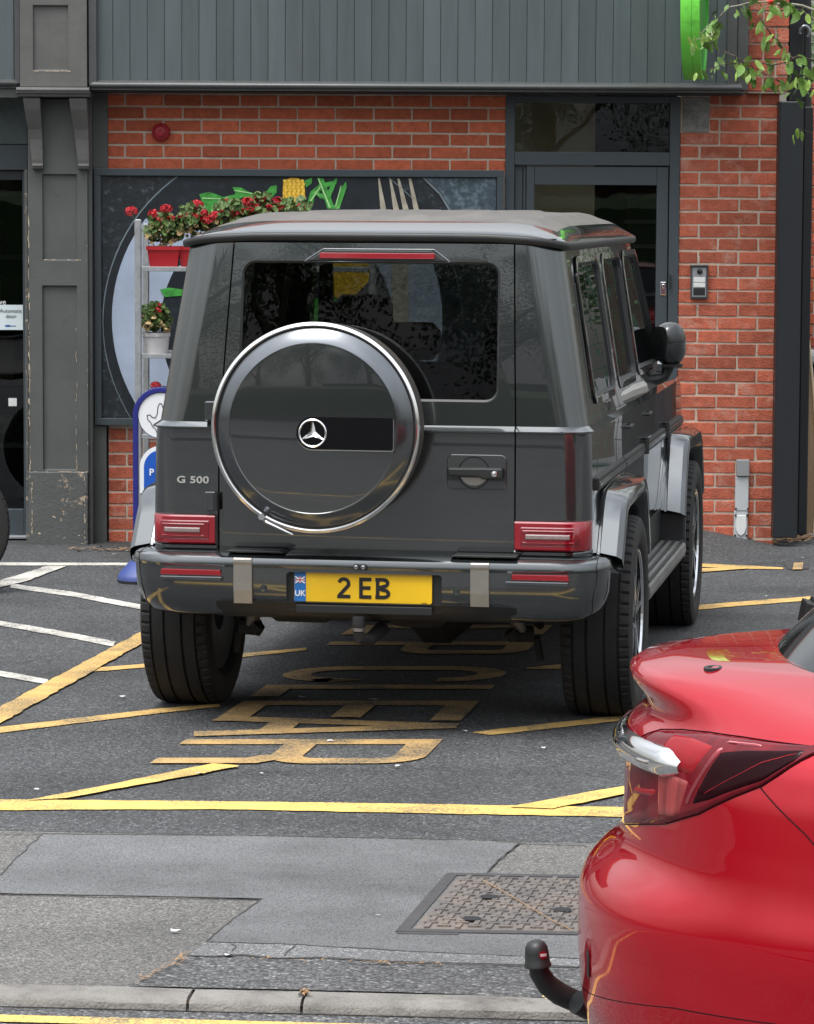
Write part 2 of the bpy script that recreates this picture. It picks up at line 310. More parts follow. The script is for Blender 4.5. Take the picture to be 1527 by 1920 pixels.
# ------------------------------------------------------------------ mesh helpers
class MB:
    def __init__(s): s.v = []; s.f = []
    def add(s, vs, fs):
        b = len(s.v); s.v += [tuple(v) for v in vs]; s.f += [tuple(i+b for i in f) for f in fs]; return s
    def box(s, x0, x1, y0, y1, z0, z1):
        return s.add([(x0,y0,z0),(x1,y0,z0),(x1,y1,z0),(x0,y1,z0),(x0,y0,z1),(x1,y0,z1),(x1,y1,z1),(x0,y1,z1)],
                     [(3,2,1,0),(4,5,6,7),(0,1,5,4),(1,2,6,5),(2,3,7,6),(3,0,4,7)])
    def cbox(s, x0, x1, y0, y1, z0, z1, c=.003):
        """box with chamfered edges"""
        vs = []
        for zz, k in ((z0, c), (z0+c, 0), (z1-c, 0), (z1, c)):
            xa, xb, ya, yb = x0+k, x1-k, y0+k, y1-k
            vs += [(xa+c,ya,zz),(xb-c,ya,zz),(xb,ya+c,zz),(xb,yb-c,zz),(xb-c,yb,zz),(xa+c,yb,zz),(xa,yb-c,zz),(xa,ya+c,zz)]
        fs = [tuple(range(7,-1,-1)), tuple(range(24,32))]
        for r in range(3):
            for i in range(8):
                j = (i+1) % 8; fs.append((r*8+i, r*8+j, r*8+8+j, r*8+8+i))
        return s.add(vs, fs)
    def prism(s, poly, fn, d0, d1):
        """poly of 2D points; fn(u,v,d)->3D; d0,d1 depth"""
        n = len(poly)
        vs = [fn(u, v, d0) for u, v in poly]+[fn(u, v, d1) for u, v in poly]
        return s.add(vs, [tuple(range(n)), tuple(range(2*n-1, n-1, -1))]+[(i, n+i, n+(i+1) % n, (i+1) % n) for i in range(n)])
    def sheet(s, poly, fn):
        return s.add([fn(u, v) for u, v in poly], [tuple(range(len(poly)))])
    def tube(s, pts, r, n=10, cap=True):
        pts = [Vector(p) for p in pts]; rr = r if isinstance(r, (list, tuple)) else [r]*len(pts)
        base = len(s.v); prev = None
        for i, p in enumerate(pts):
            t = (pts[min(i+1, len(pts)-1)]-pts[max(i-1, 0)]).normalized()
            if prev is None:
                a = t.orthogonal().normalized()
            else:
                a = (prev - t*prev.dot(t)).normalized()
            prev = a; b = t.cross(a)
            for k in range(n):
                an = 2*math.pi*k/n; s.v.append(tuple(p+(a*math.cos(an)+b*math.sin(an))*rr[i]))
        for i in range(len(pts)-1):
            for k in range(n):
                q = (k+1) % n; s.f.append((base+i*n+k, base+i*n+q, base+(i+1)*n+q, base+(i+1)*n+k))
        if cap:
            s.f.append(tuple(base+k for k in range(n-1, -1, -1))); e = base+(len(pts)-1)*n; s.f.append(tuple(e+k for k in range(n)))
        return s
    def grid(s, rows, closed_u=False, closed_v=False, flip=False):
        nr, nc = len(rows), len(rows[0]); b = len(s.v)
        for r in rows: s.v += [tuple(p) for p in r]
        for i in range(nr if closed_v else nr-1):
            for j in range(nc if closed_u else nc-1):
                a, c = (i+1) % nr, (j+1) % nc
                q = (b+i*nc+j, b+i*nc+c, b+a*nc+c, b+a*nc+j)
                s.f.append(q[::-1] if flip else q)
        return s
    def lathe(s, prof, fn, n=48):
        """prof [(r,h)], fn(r cos, r sin, h)->3D; open profile"""
        rows = []
        for k in range(n):
            a = 2*math.pi*k/n; rows.append([fn(r*math.cos(a), r*math.sin(a), h) for r, h in prof])
        return s.grid(rows, closed_v=True)
    def mesh(s, name):
        me = bpy.data.meshes.new(name); me.from_pydata(s.v, [], s.f); me.update(); return me
    def build(s, name, m, parent=None, smooth=False, bevel=0, fix=False, sub=0, ang=35):
        me = s.mesh(name)
        if fix:
            bm = bmesh.new(); bm.from_mesh(me); bmesh.ops.remove_doubles(bm, verts=bm.verts, dist=1e-5); bmesh.ops.recalc_face_normals(bm, faces=bm.faces); bm.to_mesh(me); bm.free()
        return finish(name, me, m, parent, smooth, bevel, sub, ang)

def finish(name, me, m, parent=None, smooth=False, bevel=0, sub=0, ang=35):
    if m is not None: me.materials.append(MATS[m] if isinstance(m, str) else m)
    if smooth:
        me.polygons.foreach_set('use_smooth', [True]*len(me.polygons)); me.set_sharp_from_angle(angle=R(ang))
    o = bpy.data.objects.new(name, me); COL.objects.link(o)
    if bevel:
        b = o.modifiers.new('b', 'BEVEL'); b.width = bevel; b.segments = 2; b.limit_method = 'ANGLE'; b.angle_limit = R(40)
    if sub:
        b = o.modifiers.new('s', 'SUBSURF'); b.levels = sub; b.render_levels = sub
    if parent: attach(o, parent)
    return o
LOCAL = set()
def attach(o, p):
    o.parent = p
    root = p
    while root.parent: root = root.parent
    if root.name not in LOCAL and p.type == 'EMPTY':
        o.matrix_parent_inverse = Matrix.Translation(-Vector(p.location))
def thing(name, label, cat, loc=(0,0,0), rotz=0, group=None, local=False):
    o = bpy.data.objects.new(name, None); o.empty_display_size = .1; COL.objects.link(o)
    o.location = loc; o.rotation_euler = (0, 0, rotz); o['label'] = label; o['category'] = cat
    if group: o['group'] = group
    if local: LOCAL.add(o.name)
    return o
def tag(o, label, cat, group=None):
    o['label'] = label; o['category'] = cat
    if group: o['group'] = group
    return o
def struct(o): o['kind'] = 'structure'; return o
def xz(Y):    # plane facing the camera at depth Y ; d adds depth
    return lambda u, v, d=0: (u, Y+d, v)
def rrect(x0, x1, z0, z1, r, n=6, only=None):
    pts = []
    for i, (cx, cz, a0) in enumerate(((x1-r, z1-r, 0), (x0+r, z1-r, 90), (x0+r, z0+r, 180), (x1-r, z0+r, 270))):
        for k in range(n+1):
            a = R(a0+90*k/n); pts.append((cx+r*math.cos(a), cz+r*math.sin(a)))
    return pts
def circ(cx, cy, r, n=48, a0=0, a1=360):
    return [(cx+r*math.cos(R(a0+(a1-a0)*k/n)), cy+r*math.sin(R(a0+(a1-a0)*k/n))) for k in range(n if a1-a0 == 360 else n+1)]
def stroke(path, w, closed=False):
    """2D thick polyline -> list of quads (4 points each)"""
    P = [Vector(p) for p in path]; n = len(P); Ls = []; Rs = []
    for i in range(n):
        if closed: a, b = P[i-1], P[(i+1) % n]
        else: a, b = P[max(i-1, 0)], P[min(i+1, n-1)]
        d1 = (P[i]-a); d2 = (b-P[i])
        d1 = d1.normalized() if d1.length > 1e-9 else d2.normalized(); d2 = d2.normalized() if d2.length > 1e-9 else d1
        t = (d1+d2).normalized(); nn = Vector((-t.y, t.x)); c = max(.5, nn.dot(Vector((-d1.y, d1.x))))
        Ls.append(P[i]+nn*w/2/c); Rs.append(P[i]-nn*w/2/c)
    q = []
    for i in range(n if closed else n-1):
        j = (i+1) % n; q.append([tuple(Rs[i]), tuple(Rs[j]), tuple(Ls[j]), tuple(Ls[i])])
    return q
def text_mesh(name, body, size, m, parent, M, extrude=.001, bold=0.0, align='CENTER', spacing=1.0, sx=1.0):
    c = bpy.data.curves.new(name, 'FONT'); c.body = body; c.size = size; c.extrude = extrude; c.offset = bold
    c.align_x = align; c.align_y = 'CENTER'; c.space_character = spacing
    t = bpy.data.objects.new(name, c); COL.objects.link(t)
    bpy.context.view_layer.update()
    me = bpy.data.meshes.new_from_object(t.evaluated_get(bpy.context.evaluated_depsgraph_get()))
    bpy.data.objects.remove(t)
    me.transform(M @ Matrix.Diagonal((sx, 1, 1, 1)))
    me.materials.clear()
    return finish(name, me, m, parent)
def boolean(meA, cutters, op='DIFFERENCE'):
    """meA mesh minus/with the list of cutter MBs; returns a new mesh"""
    oa = bpy.data.objects.new('tmpA', meA); COL.objects.link(oa); tmp = [oa]
    for c in cutters:
        me = c.mesh('tmpc'); bm = bmesh.new(); bm.from_mesh(me); bmesh.ops.recalc_face_normals(bm, faces=bm.faces); bm.to_mesh(me); bm.free()
        oc = bpy.data.objects.new('tmpC', me); COL.objects.link(oc); tmp.append(oc)
        md = oa.modifiers.new('x', 'BOOLEAN'); md.operation = op; md.object = oc; md.solver = 'EXACT'
    bpy.context.view_layer.update()
    me = bpy.data.meshes.new_from_object(oa.evaluated_get(bpy.context.evaluated_depsgraph_get()))
    for t in tmp: bpy.data.objects.remove(t)
    return me
# ------------------------------------------------------------------ ground
def gsheet(name, pts, m, z, parent=None, px=True):
    b = MB(); b.add([(*(gp(x, y, z).xy if px else (x, y)), z) for x, y in pts], [tuple(range(len(pts)))])
    me = b.mesh(name)
    if me.polygons[0].normal.z < 0: me.flip_normals()
    return finish(name, me, m, parent)
TH = math.atan(-.0835)                      # the street runs at a slight angle to the shop front
sx, sy = math.cos(TH), math.sin(TH)
K0 = gp(0, 1868)                            # a point on the front edge of the kerb
def st(s, t, z=0): return (K0.x+s*sx-t*sy, K0.y+s*sy+t*cyy(), z)
def cyy(): return math.cos(TH)
ROADZ = -.028
def strip(name, s0, s1, t0, t1, z, m, parent=None, n=1):
    b = MB(); b.add([st(s0, t0, z), st(s1, t0, z), st(s1, t1, z), st(s0, t1, z)], [(0,1,2,3)]); return b.build(name, m, parent)
struct(strip('ground', -160, 160, -160, 160, -.06, 'road_tarmac'))
road = struct(strip('road', -40, 40, -7.6, -.002, ROADZ, 'road_tarmac'))
strip('painted_line', -40, 40, -.165, -.095, ROADZ+.004, 'bright_yellow_paint', road)
kerb = thing('kerb', 'low grey concrete kerb along the front of the pavement', 'kerb', st(0, .06, 0)); del kerb['category'], kerb['label']; struct(kerb)
j0 = (gp(575, 1862)-K0).dot(Vector((sx, sy, 0)))
cuts = [j0+.915*k for k in range(-7, 12)]+[(gp(363, 1858)-K0).dot(Vector((sx, sy, 0)))]
cuts.sort()
for a, b_ in zip(cuts[:-1], cuts[1:]):
    b = MB(); rows = []
    prof = [(.0, -.2), (-.002, -.03), (.004, -.008), (.014, -.001), (.03, .002), (.118, .003), (.122, -.2)]
    for q in range(5):
        s = a+.004+(b_-a-.008)*q/4
        rows.append([st(s, t+random.uniform(-.0015, .0015), z+(random.uniform(-.0025, .0015) if z > -.1 else 0)) for t, z in prof])
    b.grid(rows); b.f += [tuple(range(len(prof))), tuple(range(len(prof)*4, len(prof)*5))[::-1]]
    b.build('kerb_stone', 'concrete', kerb, smooth=True, fix=True)
b = MB(); b.add([st(-10, -.004, ROADZ+.003), st(12, -.004, ROADZ+.003), st(12, .11, -.03), st(-10, .11, -.03)], [(0,1,2,3)]); b.build('kerb_joint', 'crack', kerb)
pav = struct(strip('pavement', -40, 40, .121, 2.21, 0, 'pavement_tarmac'))
yard = struct(strip('yard', -40, 40, 2.21, 16.5, .001, 'yard_tarmac'))
# far-side verge behind the camera
struct(strip('far_pavement', -60, 60, -9.6, -7.6, .06, 'pavement_tarmac'))
# patches in the pavement, each laid a few millimetres over the last
gsheet('tarmac_patch', [(80,1563),(420,1567),(975,1580),(935,1612),(914,1636),(1200,1650),(1200,1802),(1085,1797),(900,1790),(763,1783),(560,1771),(385,1766),(430,1730),(490,1685),(300,1680),(0,1675),(-300,1668),(-300,1660),(0,1641),(40,1600)], 'patch_tarmac', .004, pav)
gsheet('tarmac_patch', [(385,1767),(560,1772),(763,1784),(1085,1798),(1200,1803),(1200,1818),(1085,1812),(900,1806),(763,1803),(600,1794),(520,1796),(455,1789),(400,1792),(355,1791)], 'patch_strip', .0045, pav)
gsheet('tarmac_patch', [(352,1793),(455,1791),(600,1797),(763,1806),(1085,1815),(1300,1822),(1300,1881),(763,1861),(560,1856),(240,1849),(290,1822)], 'pavement_coarse', .004, pav)
def crack(path, w, parent, z=.006, m='crack'):
    b = MB(); g = [gp(x, y, z) for x, y in path]; P = []
    for i in range(len(g)-1):
        n = max(2, int((g[i+1]-g[i]).length/.05))
        for k in range(n): P.append(g[i].lerp(g[i+1], k/n).xy+Vector((random.uniform(-.004,.004), random.uniform(-.004,.004))))
    P.append(g[-1].xy)
    for q in stroke(P, w*.75): b.add([(x, y, z) for x, y in q], [(0,1,2,3)])
    return b.build('crack', m, parent)
crack([(0,1675),(200,1679),(490,1685)], .011, pav)
crack([(490,1685),(430,1730),(385,1766)], .006, pav)
crack([(385,1766),(560,1771),(763,1783),(1085,1797)], .006, pav)
crack([(352,1792),(400,1793),(455,1790),(520,1797),(600,1795.5),(763,1804.5),(1085,1813)], .016, pav)
crack([(435,1769),(443,1777),(436,1783)], .006, pav)
crack([(553,1773),(545,1780),(534,1792)], .006, pav)
crack([(975,1580),(935,1612),(914,1636)], .006, pav)
crack([(80,1563),(40,1600),(0,1641)], .005, pav)
crack([(0,1562),(420,1566),(763,1572),(1100,1583)], .01, pav)
crack([(575,1848),(570,1858),(560,1866)], .008, kerb, .008)
# straw and grit caught in the joints
def straws(path, n, sp, name='straw_litter', z=.008, L=.05, m='straw', parent=None, w=.003):
    b = MB(); g = [gp(x, y, z) for x, y in path]
    for _ in range(n):
        i = random.randrange(len(g)-1); p = g[i].lerp(g[i+1], random.random())
        p = p+Vector((random.gauss(0, sp), random.gauss(0, sp*.6), 0)); a = random.gauss(0, .6)+TH; l = random.uniform(.3, 1)*L
        d = Vector((math.cos(a), math.sin(a), random.uniform(-.1, .25)))*l; s = Vector((-math.sin(a), math.cos(a), 0))*w*random.uniform(.6, 1.6)
        q = p+Vector((0, 0, random.uniform(0, .004)))
        b.add([q-s, q+d*.5-s+Vector((0,0,.003)), q+d, q+d*.5+s+Vector((0,0,.003)), q+s], [(0,1,2,3,4)])
    o = b.build(name, m, parent); o['kind'] = 'stuff'; return o
straws([(300,1878),(420,1882),(500,1884),(720,1888)], 90, .012, L=.03, z=ROADZ+.012, parent=road)
straws([(320,1812),(350,1788),(285,1826),(250,1846)], 60, .006, L=.025, w=.002, parent=pav)
straws([(430,1796),(640,1803),(720,1806),(830,1810)], 30, .005, L=.03, w=.002, parent=pav)
straws([(566,1858),(572,1866)], 40, .005, L=.02, w=.002, z=.008, parent=pav)
straws([(150,1030),(260,1030)], 50, .07, z=.008, L=.07, parent=yard, w=.006)
leaf = MB(); lp = gp(1010, 1890, ROADZ+.012)
leaf.add([lp+Vector(p) for p in ((0,0,0),(.016,.012,.012),(.034,.05,.03),(.024,.062,.034),(.006,.03,.016))], [(0,1,2,3,4)])
tag(leaf.build('fallen_leaf', mat('yellow_leaf', (.55,.42,.16), .7, var=.2)), 'yellowed fallen leaf in the gutter by the tow ball', 'leaf')
# white litter chips
b = MB()
for x, y in [(240,1033),(215,1040),(676,1347),(567,1308),(745,1437),(700,1312),(935,1352),(1505,1046),(1440,1118),(1428,1139),(873,1372),(327,1746),(708,1717),(430,1792),(495,1793),(228,1307),(490,1450),(375,1451),(1020,1403),(1090,1290),(70,1480),(620,1390)]:
    p = gp(x, y, .008); r = random.uniform(.007, .017)
    b.add([p+Vector((r*math.cos(a)*random.uniform(.6,1.5), r*math.sin(a)*random.uniform(.5,1.2), random.uniform(0,.006))) for a in (0,1.2,2.4,3.6,4.9)], [(0,1,2,3,4)])
o = b.build('litter_chips', 'white_plastic', yard); o['kind'] = 'stuff'

# painted lines in the yard
def pl(pts, m='faded_yellow_paint', z=.005, name='painted_line'):
    # rough the edges: subdivide in the ground plane and jitter
    g = [gp(x, y, z) for x, y in pts]; out = []
    for i in range(len(g)):
        a, c = g[i], g[(i+1) % len(g)]; n = max(1, int((c-a).length/.05)); n = min(n, 60)
        for k in range(n):
            p = a.lerp(c, k/n)
            if 0 < k: p = p+Vector((random.uniform(-.005, .005), random.uniform(-.005, .005), 0))
            out.append(p)
    b = MB(); b.add(out, [tuple(range(len(out)))]); me = b.mesh(name)
    if me.polygons[0].normal.z < 0: me.flip_normals()
    return finish(name, me, m, yard)
pl([(-300,1493),(0,1499),(400,1502),(763,1507),(1200,1514),(1800,1523),(1800,1541),(1200,1532),(763,1524),(400,1517),(0,1519),(-300,1512)], 'bright_yellow_paint', .005)
pl([(50,1500),(200,1472),(399,1431),(447,1435),(447,1437),(358,1454),(124,1496)], 'bright_yellow_paint', .009)
pl([(-200,1386),(0,1363),(300,1328),(412,1319),(412,1325),(300,1337),(0,1374),(-200,1398)], 'yellow_paint')
pl([(177,1252),(266,1245),(447,1226),(575,1214),(575,1219),(447,1233),(266,1252),(177,1259)], 'yellow_paint')
pl([(-150,1405),(0,1325),(261,1186),(380,1128),(395,1138),(261,1209),(0,1356),(-150,1440)], 'yellow_paint', .009)
pl([(-300,1053),(0,1054.5),(262,1055),(420,1055),(420,1060),(262,1060),(0,1060),(-300,1059)], 'white_paint')
pl([(-60,1119),(0,1088),(88,1061),(125,1061),(50,1089),(0,1101),(-60,1135)], 'white_paint', .008)
pl([(20,1094),(140,1110),(262,1133),(330,1146),(330,1155),(262,1142),(140,1119),(20,1102)], 'white_paint')
pl([(-120,1142),(0,1164),(110,1182),(218,1203),(212,1212),(110,1192),(0,1173),(-120,1151)], 'white_paint')
pl([(-120,1238),(0,1257),(90,1274),(84,1282),(0,1268),(-120,1249)], 'white_paint')
pl([(1200,1053),(1306,1056),(1400,1060),(1469,1064),(1469,1067),(1400,1066),(1306,1062),(1200,1061)], 'yellow_paint')
pl([(1200,1079),(1306,1066),(1400,1061),(1400,1066),(1306,1073),(1200,1087)], 'yellow_paint', .008)
pl([(1240,1140),(1310,1134),(1400,1127),(1530,1117),(1640,1109),(1640,1116),(1530,1125),(1400,1135),(1310,1143),(1240,1150)], 'yellow_paint')
pl([(985,1252),(1047,1246),(1180,1230),(1345,1212),(1345,1218),(1180,1238),(1047,1254),(990,1254)], 'yellow_paint')
pl([(885,1373),(1030,1356),(1178,1340),(1260,1331),(1260,1339),(1178,1350),(1030,1366),(920,1378)], 'yellow_paint')
pl([(954,1513),(1060,1493),(1181,1471),(1420,1428),(1420,1440),(1181,1486),(1036,1516)], 'bright_yellow_paint', .009)
gsheet('drain_stain', [(1470,1056),(1478,1052),(1515,1053),(1518,1066),(1480,1068)], 'iron_dark', .005, yard)
gsheet('painted_mark', [(1489,1055),(1507,1054.5),(1505,1067),(1487,1067.5)], 'faded_yellow_paint', .009, yard)
# lettering, read from the side: tops of the letters to the right
def letter(ch, yf, yn, m='faded_yellow_paint'):
    xl = lambda y: 302+(1418-y)*1.483
    xr = lambda y: 808+(1410-y)*.959
    LF, LN, RF, RN = gp(xl(yf), yf, .005), gp(xl(yn), yn, .005), gp(xr(yf), yf, .005), gp(xr(yn), yn, .005)
    Hm = (RF-LF).length; Wm = ((LN-LF).length+(RN-RF).length)/2
    w = .118; h = w/2; U = Hm; V = Wm
    def arcp(cu, cv, ru, rv, a0, a1, n=10): return [(cu+ru*math.cos(R(a0+(a1-a0)*k/n)), cv+rv*math.sin(R(a0+(a1-a0)*k/n))) for k in range(n+1)]
    S_ = {'K': [[(0,h),(U,h)], [(U,V-h),(U*.42,h*1.6)], [(0,V-h),(U*.58,h*2)]],
          'E': [[(0,h),(U,h)], [(h,h*2),(h,V)], [(U-h,h*2),(U-h,V)], [(U*.52,h*2),(U*.52,V*.85)]],
          'P': [[(0,h),(U,h)], [(U-h,h*2)]+arcp(U-h-.1, V-h-.1, .1, .1, 0, 90)[::1]+arcp(U*.45+.1, V-h-.1, .1, .1, 90, 180)+[(U*.45,h*2)]],
          'C': [[(U*.25,V-h)]+arcp(.2+h, V*.5, .2, V*.5-h, 90, 270)+arcp(U-.2-h, V*.5, .2, V*.5-h, 270, 450)+[(U*.72,V-h)]],
          'L': [[(0,h),(U,h)], [(h,h*2),(h,V)]],
          'A': [[(0,h),(U,V*.5)], [(0,V-h),(U,V*.5)], [(U*.3,V*.22),(U*.3,V*.78)]],
          'R': [[(0,h),(U,h)], [(U-h,h*2)]+arcp(U-h-.12, V-h-.12, .12, .12, 0, 90)+arcp(U*.47+.12, V-h-.12, .12, .12, 90, 180)+[(U*.47,h*2)], [(0,V-h),(U*.36,V-h),(U*.44,V-.16)]]}[ch]
    b = MB(); zz = .005
    for k, path in enumerate(S_):
        for q in stroke(path, w):
            pts = []
            for u, v in q:
                u_, v_ = u/U, v/V
                p = LF*(1-u_)*(1-v_)+RF*u_*(1-v_)+LN*(1-u_)*v_+RN*u_*v_
                pts.append((p.x, p.y, zz+.0012*k))
            b.add(pts, [(0,1,2,3)])
    o = b.build('painted_letter', m, yard); 
    for p in o.data.polygons:
        if p.normal.z < 0: p.flip()
    return o
for ch, a, c in (('K',1122,1140),('E',1146,1163),('E',1172,1190),('P',1203,1226),('C',1249,1278),('L',1284,1306),('E',1314,1352),('A',1342,1381),('R',1386,1432)):
    letter(ch, a, c)

# inspection cover
mh = thing('inspection_cover', 'rusty cast iron inspection cover with tread pattern set in the pavement', 'manhole cover', gp(900, 1700))
A, B, = gp(838, 1641), gp(742, 1751); eu = (gp(1085, 1757)-B).normalized(); ev = (A-B); ev = (ev-eu*ev.dot(eu)*0).normalized()
DU, DV = .92, (A-B).length
def mhp(u, v, z): p = B+eu*u+ev*v; return (p.x, p.y, z)
def mbx(b, u0, u1, v0, v1, z0, z1):
    return b.add([mhp(u0,v0,z0),mhp(u1,v0,z0),mhp(u1,v1,z0),mhp(u0,v1,z0),mhp(u0,v0,z1),mhp(u1,v0,z1),mhp(u1,v1,z1),mhp(u0,v1,z1)],
                 [(3,2,1,0),(4,5,6,7),(0,1,5,4),(1,2,6,5),(2,3,7,6),(3,0,4,7)])
b = MB(); fr = .035
mbx(b, 0, DU, 0, fr, -.05, .0075); mbx(b, 0, DU, DV-fr, DV, -.05, .0075); mbx(b, 0, fr, fr, DV-fr, -.05, .0075); mbx(b, DU-fr, DU, fr, DV-fr, -.05, .0075)
b.build('frame', 'iron_dark', mh)
b = MB(); mbx(b, fr*.2, fr*5, -.022, fr, -.05, .006); mbx(b, DU-fr*5, DU-fr*.2, -.022, fr, -.05, .006); b.build('hinge_lug', 'iron_dark', mh)
b = MB(); mbx(b, fr+.008, DU-fr-.008, fr+.008, DV-fr-.008, -.05, .0058); b.build('cover_plate', 'cast_iron', mh)
b = MB(); nu, nv = 19, 17; cu, cv = (DU-2*fr-.04)/nu, (DV-2*fr-.04)/nv
for i in range(nu):
    for j in range(nv):
        u0 = fr+.02+i*cu; v0 = fr+.02+j*cv
        if (i+j) % 2: mbx(b, u0+.004, u0+cu-.002, v0+cv*.36, v0+cv*.66, .005, .0112)
        else: mbx(b, u0+cu*.32, u0+cu*.66, v0-.006, v0+cv+.006, .005, .0112)
o = b.build('tread_lugs', 'cast_iron', mh); o['kind'] = 'stuff'
for x, y in ((885,1722),(918,1681),(1055,1705)):
    p = gp(x, y, .012); b = MB(); b.add([(p.x+.022*math.cos(a)*1.3, p.y+.03*math.sin(a), .0122) for a in [k*.785 for k in range(8)]], [tuple(range(8))]); b.build('keyhole', 'black', mh)
b = MB()
pth = [gp(x, y, .0135) for x, y in ((905,1650),(950,1675),(1000,1705),(1040,1728),(1075,1745))]
b.tube(pth, .0013, 5); tag(b.build('grass_stem', 'straw'), 'dry pale grass stem lying across the inspection cover', 'stem')
# ------------------------------------------------------------------ shop front
WY = 19.75
def slab(name, px0, px1, py0, py1, Y0, Y1, m, parent, bevel=.003):
    """box on the front given by its outline at its own depth Y0 (front), back at Y1"""
    b = MB(); b.box(FX(px0, Y0), FX(px1, Y0), Y0, Y1, FZ(py1, Y0), FZ(py0, Y0)); return b.build(name, m, parent, bevel=bevel)
def gz(px): return 0
# brickwork: every brick is its own piece, four shared meshes per size
BR = {}
def brick_mesh(L, H, k, m):
    key = (round(L, 3), round(H, 4), k, m)
    if key not in BR:
        rnd = random.Random(k*13+int(L*1000)); b = MB(); b.cbox(0, L, 0, .09, 0, H, .0035)
        b.v = [(x+rnd.uniform(-.0016,.0016), y+(rnd.uniform(-.0025,.0015) if y < .02 else 0), z+rnd.uniform(-.0014,.0014)) for x, y, z in b.v]
        me = b.mesh('brick'); me.materials.append(MATS[m]); BR[key] = me
    return BR[key]
def lay(parent, x0, x1, rows, Y, m, J=.0115):
    """rows: list of (z0, height, [joint x centres])"""
    for z0, h, joints in rows:
        xs = [x0]+[j for j in joints if x0+.03 < j < x1-.03]+[x1]
        for i in range(len(xs)-1):
            a = xs[i]+(J/2 if i else 0); c = xs[i+1]-(J/2 if i < len(xs)-2 else 0)
            L = round((c-a)/.004)*.004
            o = bpy.data.objects.new('brick', brick_mesh(L, h, random.randrange(3), m)); COL.objects.link(o)
            o.location = (a, Y+random.uniform(-.0025, .002), z0); attach(o, parent)
def courses(ytop, pitch, n, Y, jA, jB, per, x0, x1, J=.0115):
    """ytop: pixel of the top of the first brick; jA/jB first joint pixel on even/odd rows"""
    rows = []; dz = FZ(ytop, Y)-FZ(ytop+pitch, Y); dx = FX(jA+per, Y)-FX(jA, Y)
    for k in range(n):
        zt = FZ(ytop, Y)-dz*k; j = FX(jB if k % 2 else jA, Y); js = []
        while j > x0-dx: j -= dx
        while j < x1+dx: js.append(j); j += dx
        rows.append((zt-dz+J, dz-J, js))
    return rows
bw = thing('brick_wall', 'red brick wall above and below the framed food picture', 'brick wall', (FX(570), WY, 0))
xa, xb = FX(203), FX(946)
lay(bw, xa, xb, courses(179.5, 24.1, 6, WY, 236, 272, 71.2, xa, xb), WY, 'brick')
rws = courses(806.5, 24.1, 9, WY, 237, 272, 71.2, xa, xb)
lay(bw, xa, xb, rws, WY, 'brick_old')
b = MB(); b.box(xa, xb, WY+.004, WY+.2, -.1, FZ(150)); b.build('mortar', 'mortar', bw)

bp = thing('brick_pier', 'red brick pier between the glazed door and the dark steel post', 'brick pier', (FX(1365), WY, 0))
xa, xb = FX(1272), FX(1457)
rows = courses(246.5, 24.88, 33, WY, 1345, 1308.5, 75.2, xa, xb)
lay(bp, xa, xb, rows, WY, 'brick_old', .011)
xa2 = FX(1327)
lay(bp, xa2, xb, courses(246.5-24.88*3, 24.88, 3, WY, 1345, 1308.5, 75.2, xa2, xb), WY, 'brick_old', .011)
b = MB(); b.box(xa, xb-.003, WY+.004, WY+.35, -.1, FZ(165)); b.build('mortar', 'mortar', bp)
slab('stone_block', 1276, 1325, 180, 245, WY-.004, WY+.1, 'stone', bp, .004)
# the same pier above the fascia
up = thing('upper_brick_pier', 'red brick pier rising beside the fascia end behind the leaves', 'brick pier', (FX(1430, 19.9), 19.9, 2.6))
xa, xb = FX(1397, 19.7), FX(1472, 19.7)
rows = courses(172-30.5*9, 30.5, 9, 19.7, 1425, 1448, 90, xa, xb)
lay(up, xa, xb, rows, 19.7, 'brick_old', .013)
b = MB(); b.box(xa, xb-.004, 19.708, 20.3, FZ(171, 19.7), FZ(-110, 19.7)); b.build('mortar', 'mortar', up)

# upper storey out of the picture, so that the street has a house above the shop
hs_ = thing('flat_roof', 'flat shop roof with low brick parapet above the fascia boards', 'roof', (0, 20.3, 3.3))
b = MB(); b.box(-7, FX(1472, 19.7), 19.95, 20.15, 3.62, 3.80); b.build('parapet', 'brick_old', hs_)
b = MB(); b.box(-7, FX(1472, 19.7), 20.152, 27, 3.621, 3.66); b.build('roof', 'slate_roof', hs_)
b = MB(); b.box(-7, FX(1472, 19.7)-.02, 20.0, 27, 2.66, 3.62); b.build('ceiling_void', 'interior_dark', hs_)

# fascia with vertical boards
fa = thing('fascia', 'grey vertical boarded fascia with rounded moulding over the brick wall', 'fascia', (FX(760, 19.45), 19.45, 2.7))
FY = 19.47; x = FX(183, FY); pitch = (FX(1411, FY)-FX(640, FY))/8/3.0
zb, zt = FZ(157, FY), FZ(-60, FY); xe = FX(1357, FY); n = 0
pitch = (FX(470.3, FY)-FX(213.3, FY))/8
x = FX(213.3, FY)-pitch
bmesh_board = {}
while x < xe-.02:
    x1 = min(x+pitch, xe); b = MB(); b.cbox(x+.0008, x1-.0008, FY+random.uniform(-.001,.001), FY+.02, zb, zt, .0022)
    b.build('board', 'grey_boards', fa); x += pitch
b = MB(); b.box(FX(183, FY), xe, FY+.012, FY+.06, zb, zt); b.build('backing', 'black', fa)
slab('side_trim', 168, 183, -60, 160, FY-.035, FY+.3, 'grey_trim', fa)
slab('side_trim', 1357, 1376, -60, 160, FY-.02, FY+.3, 'grey_trim', fa)
slab('end_board', 1376.5, 1397, -60, 166, FY-.005, FY+.3, 'grey_trim', fa)
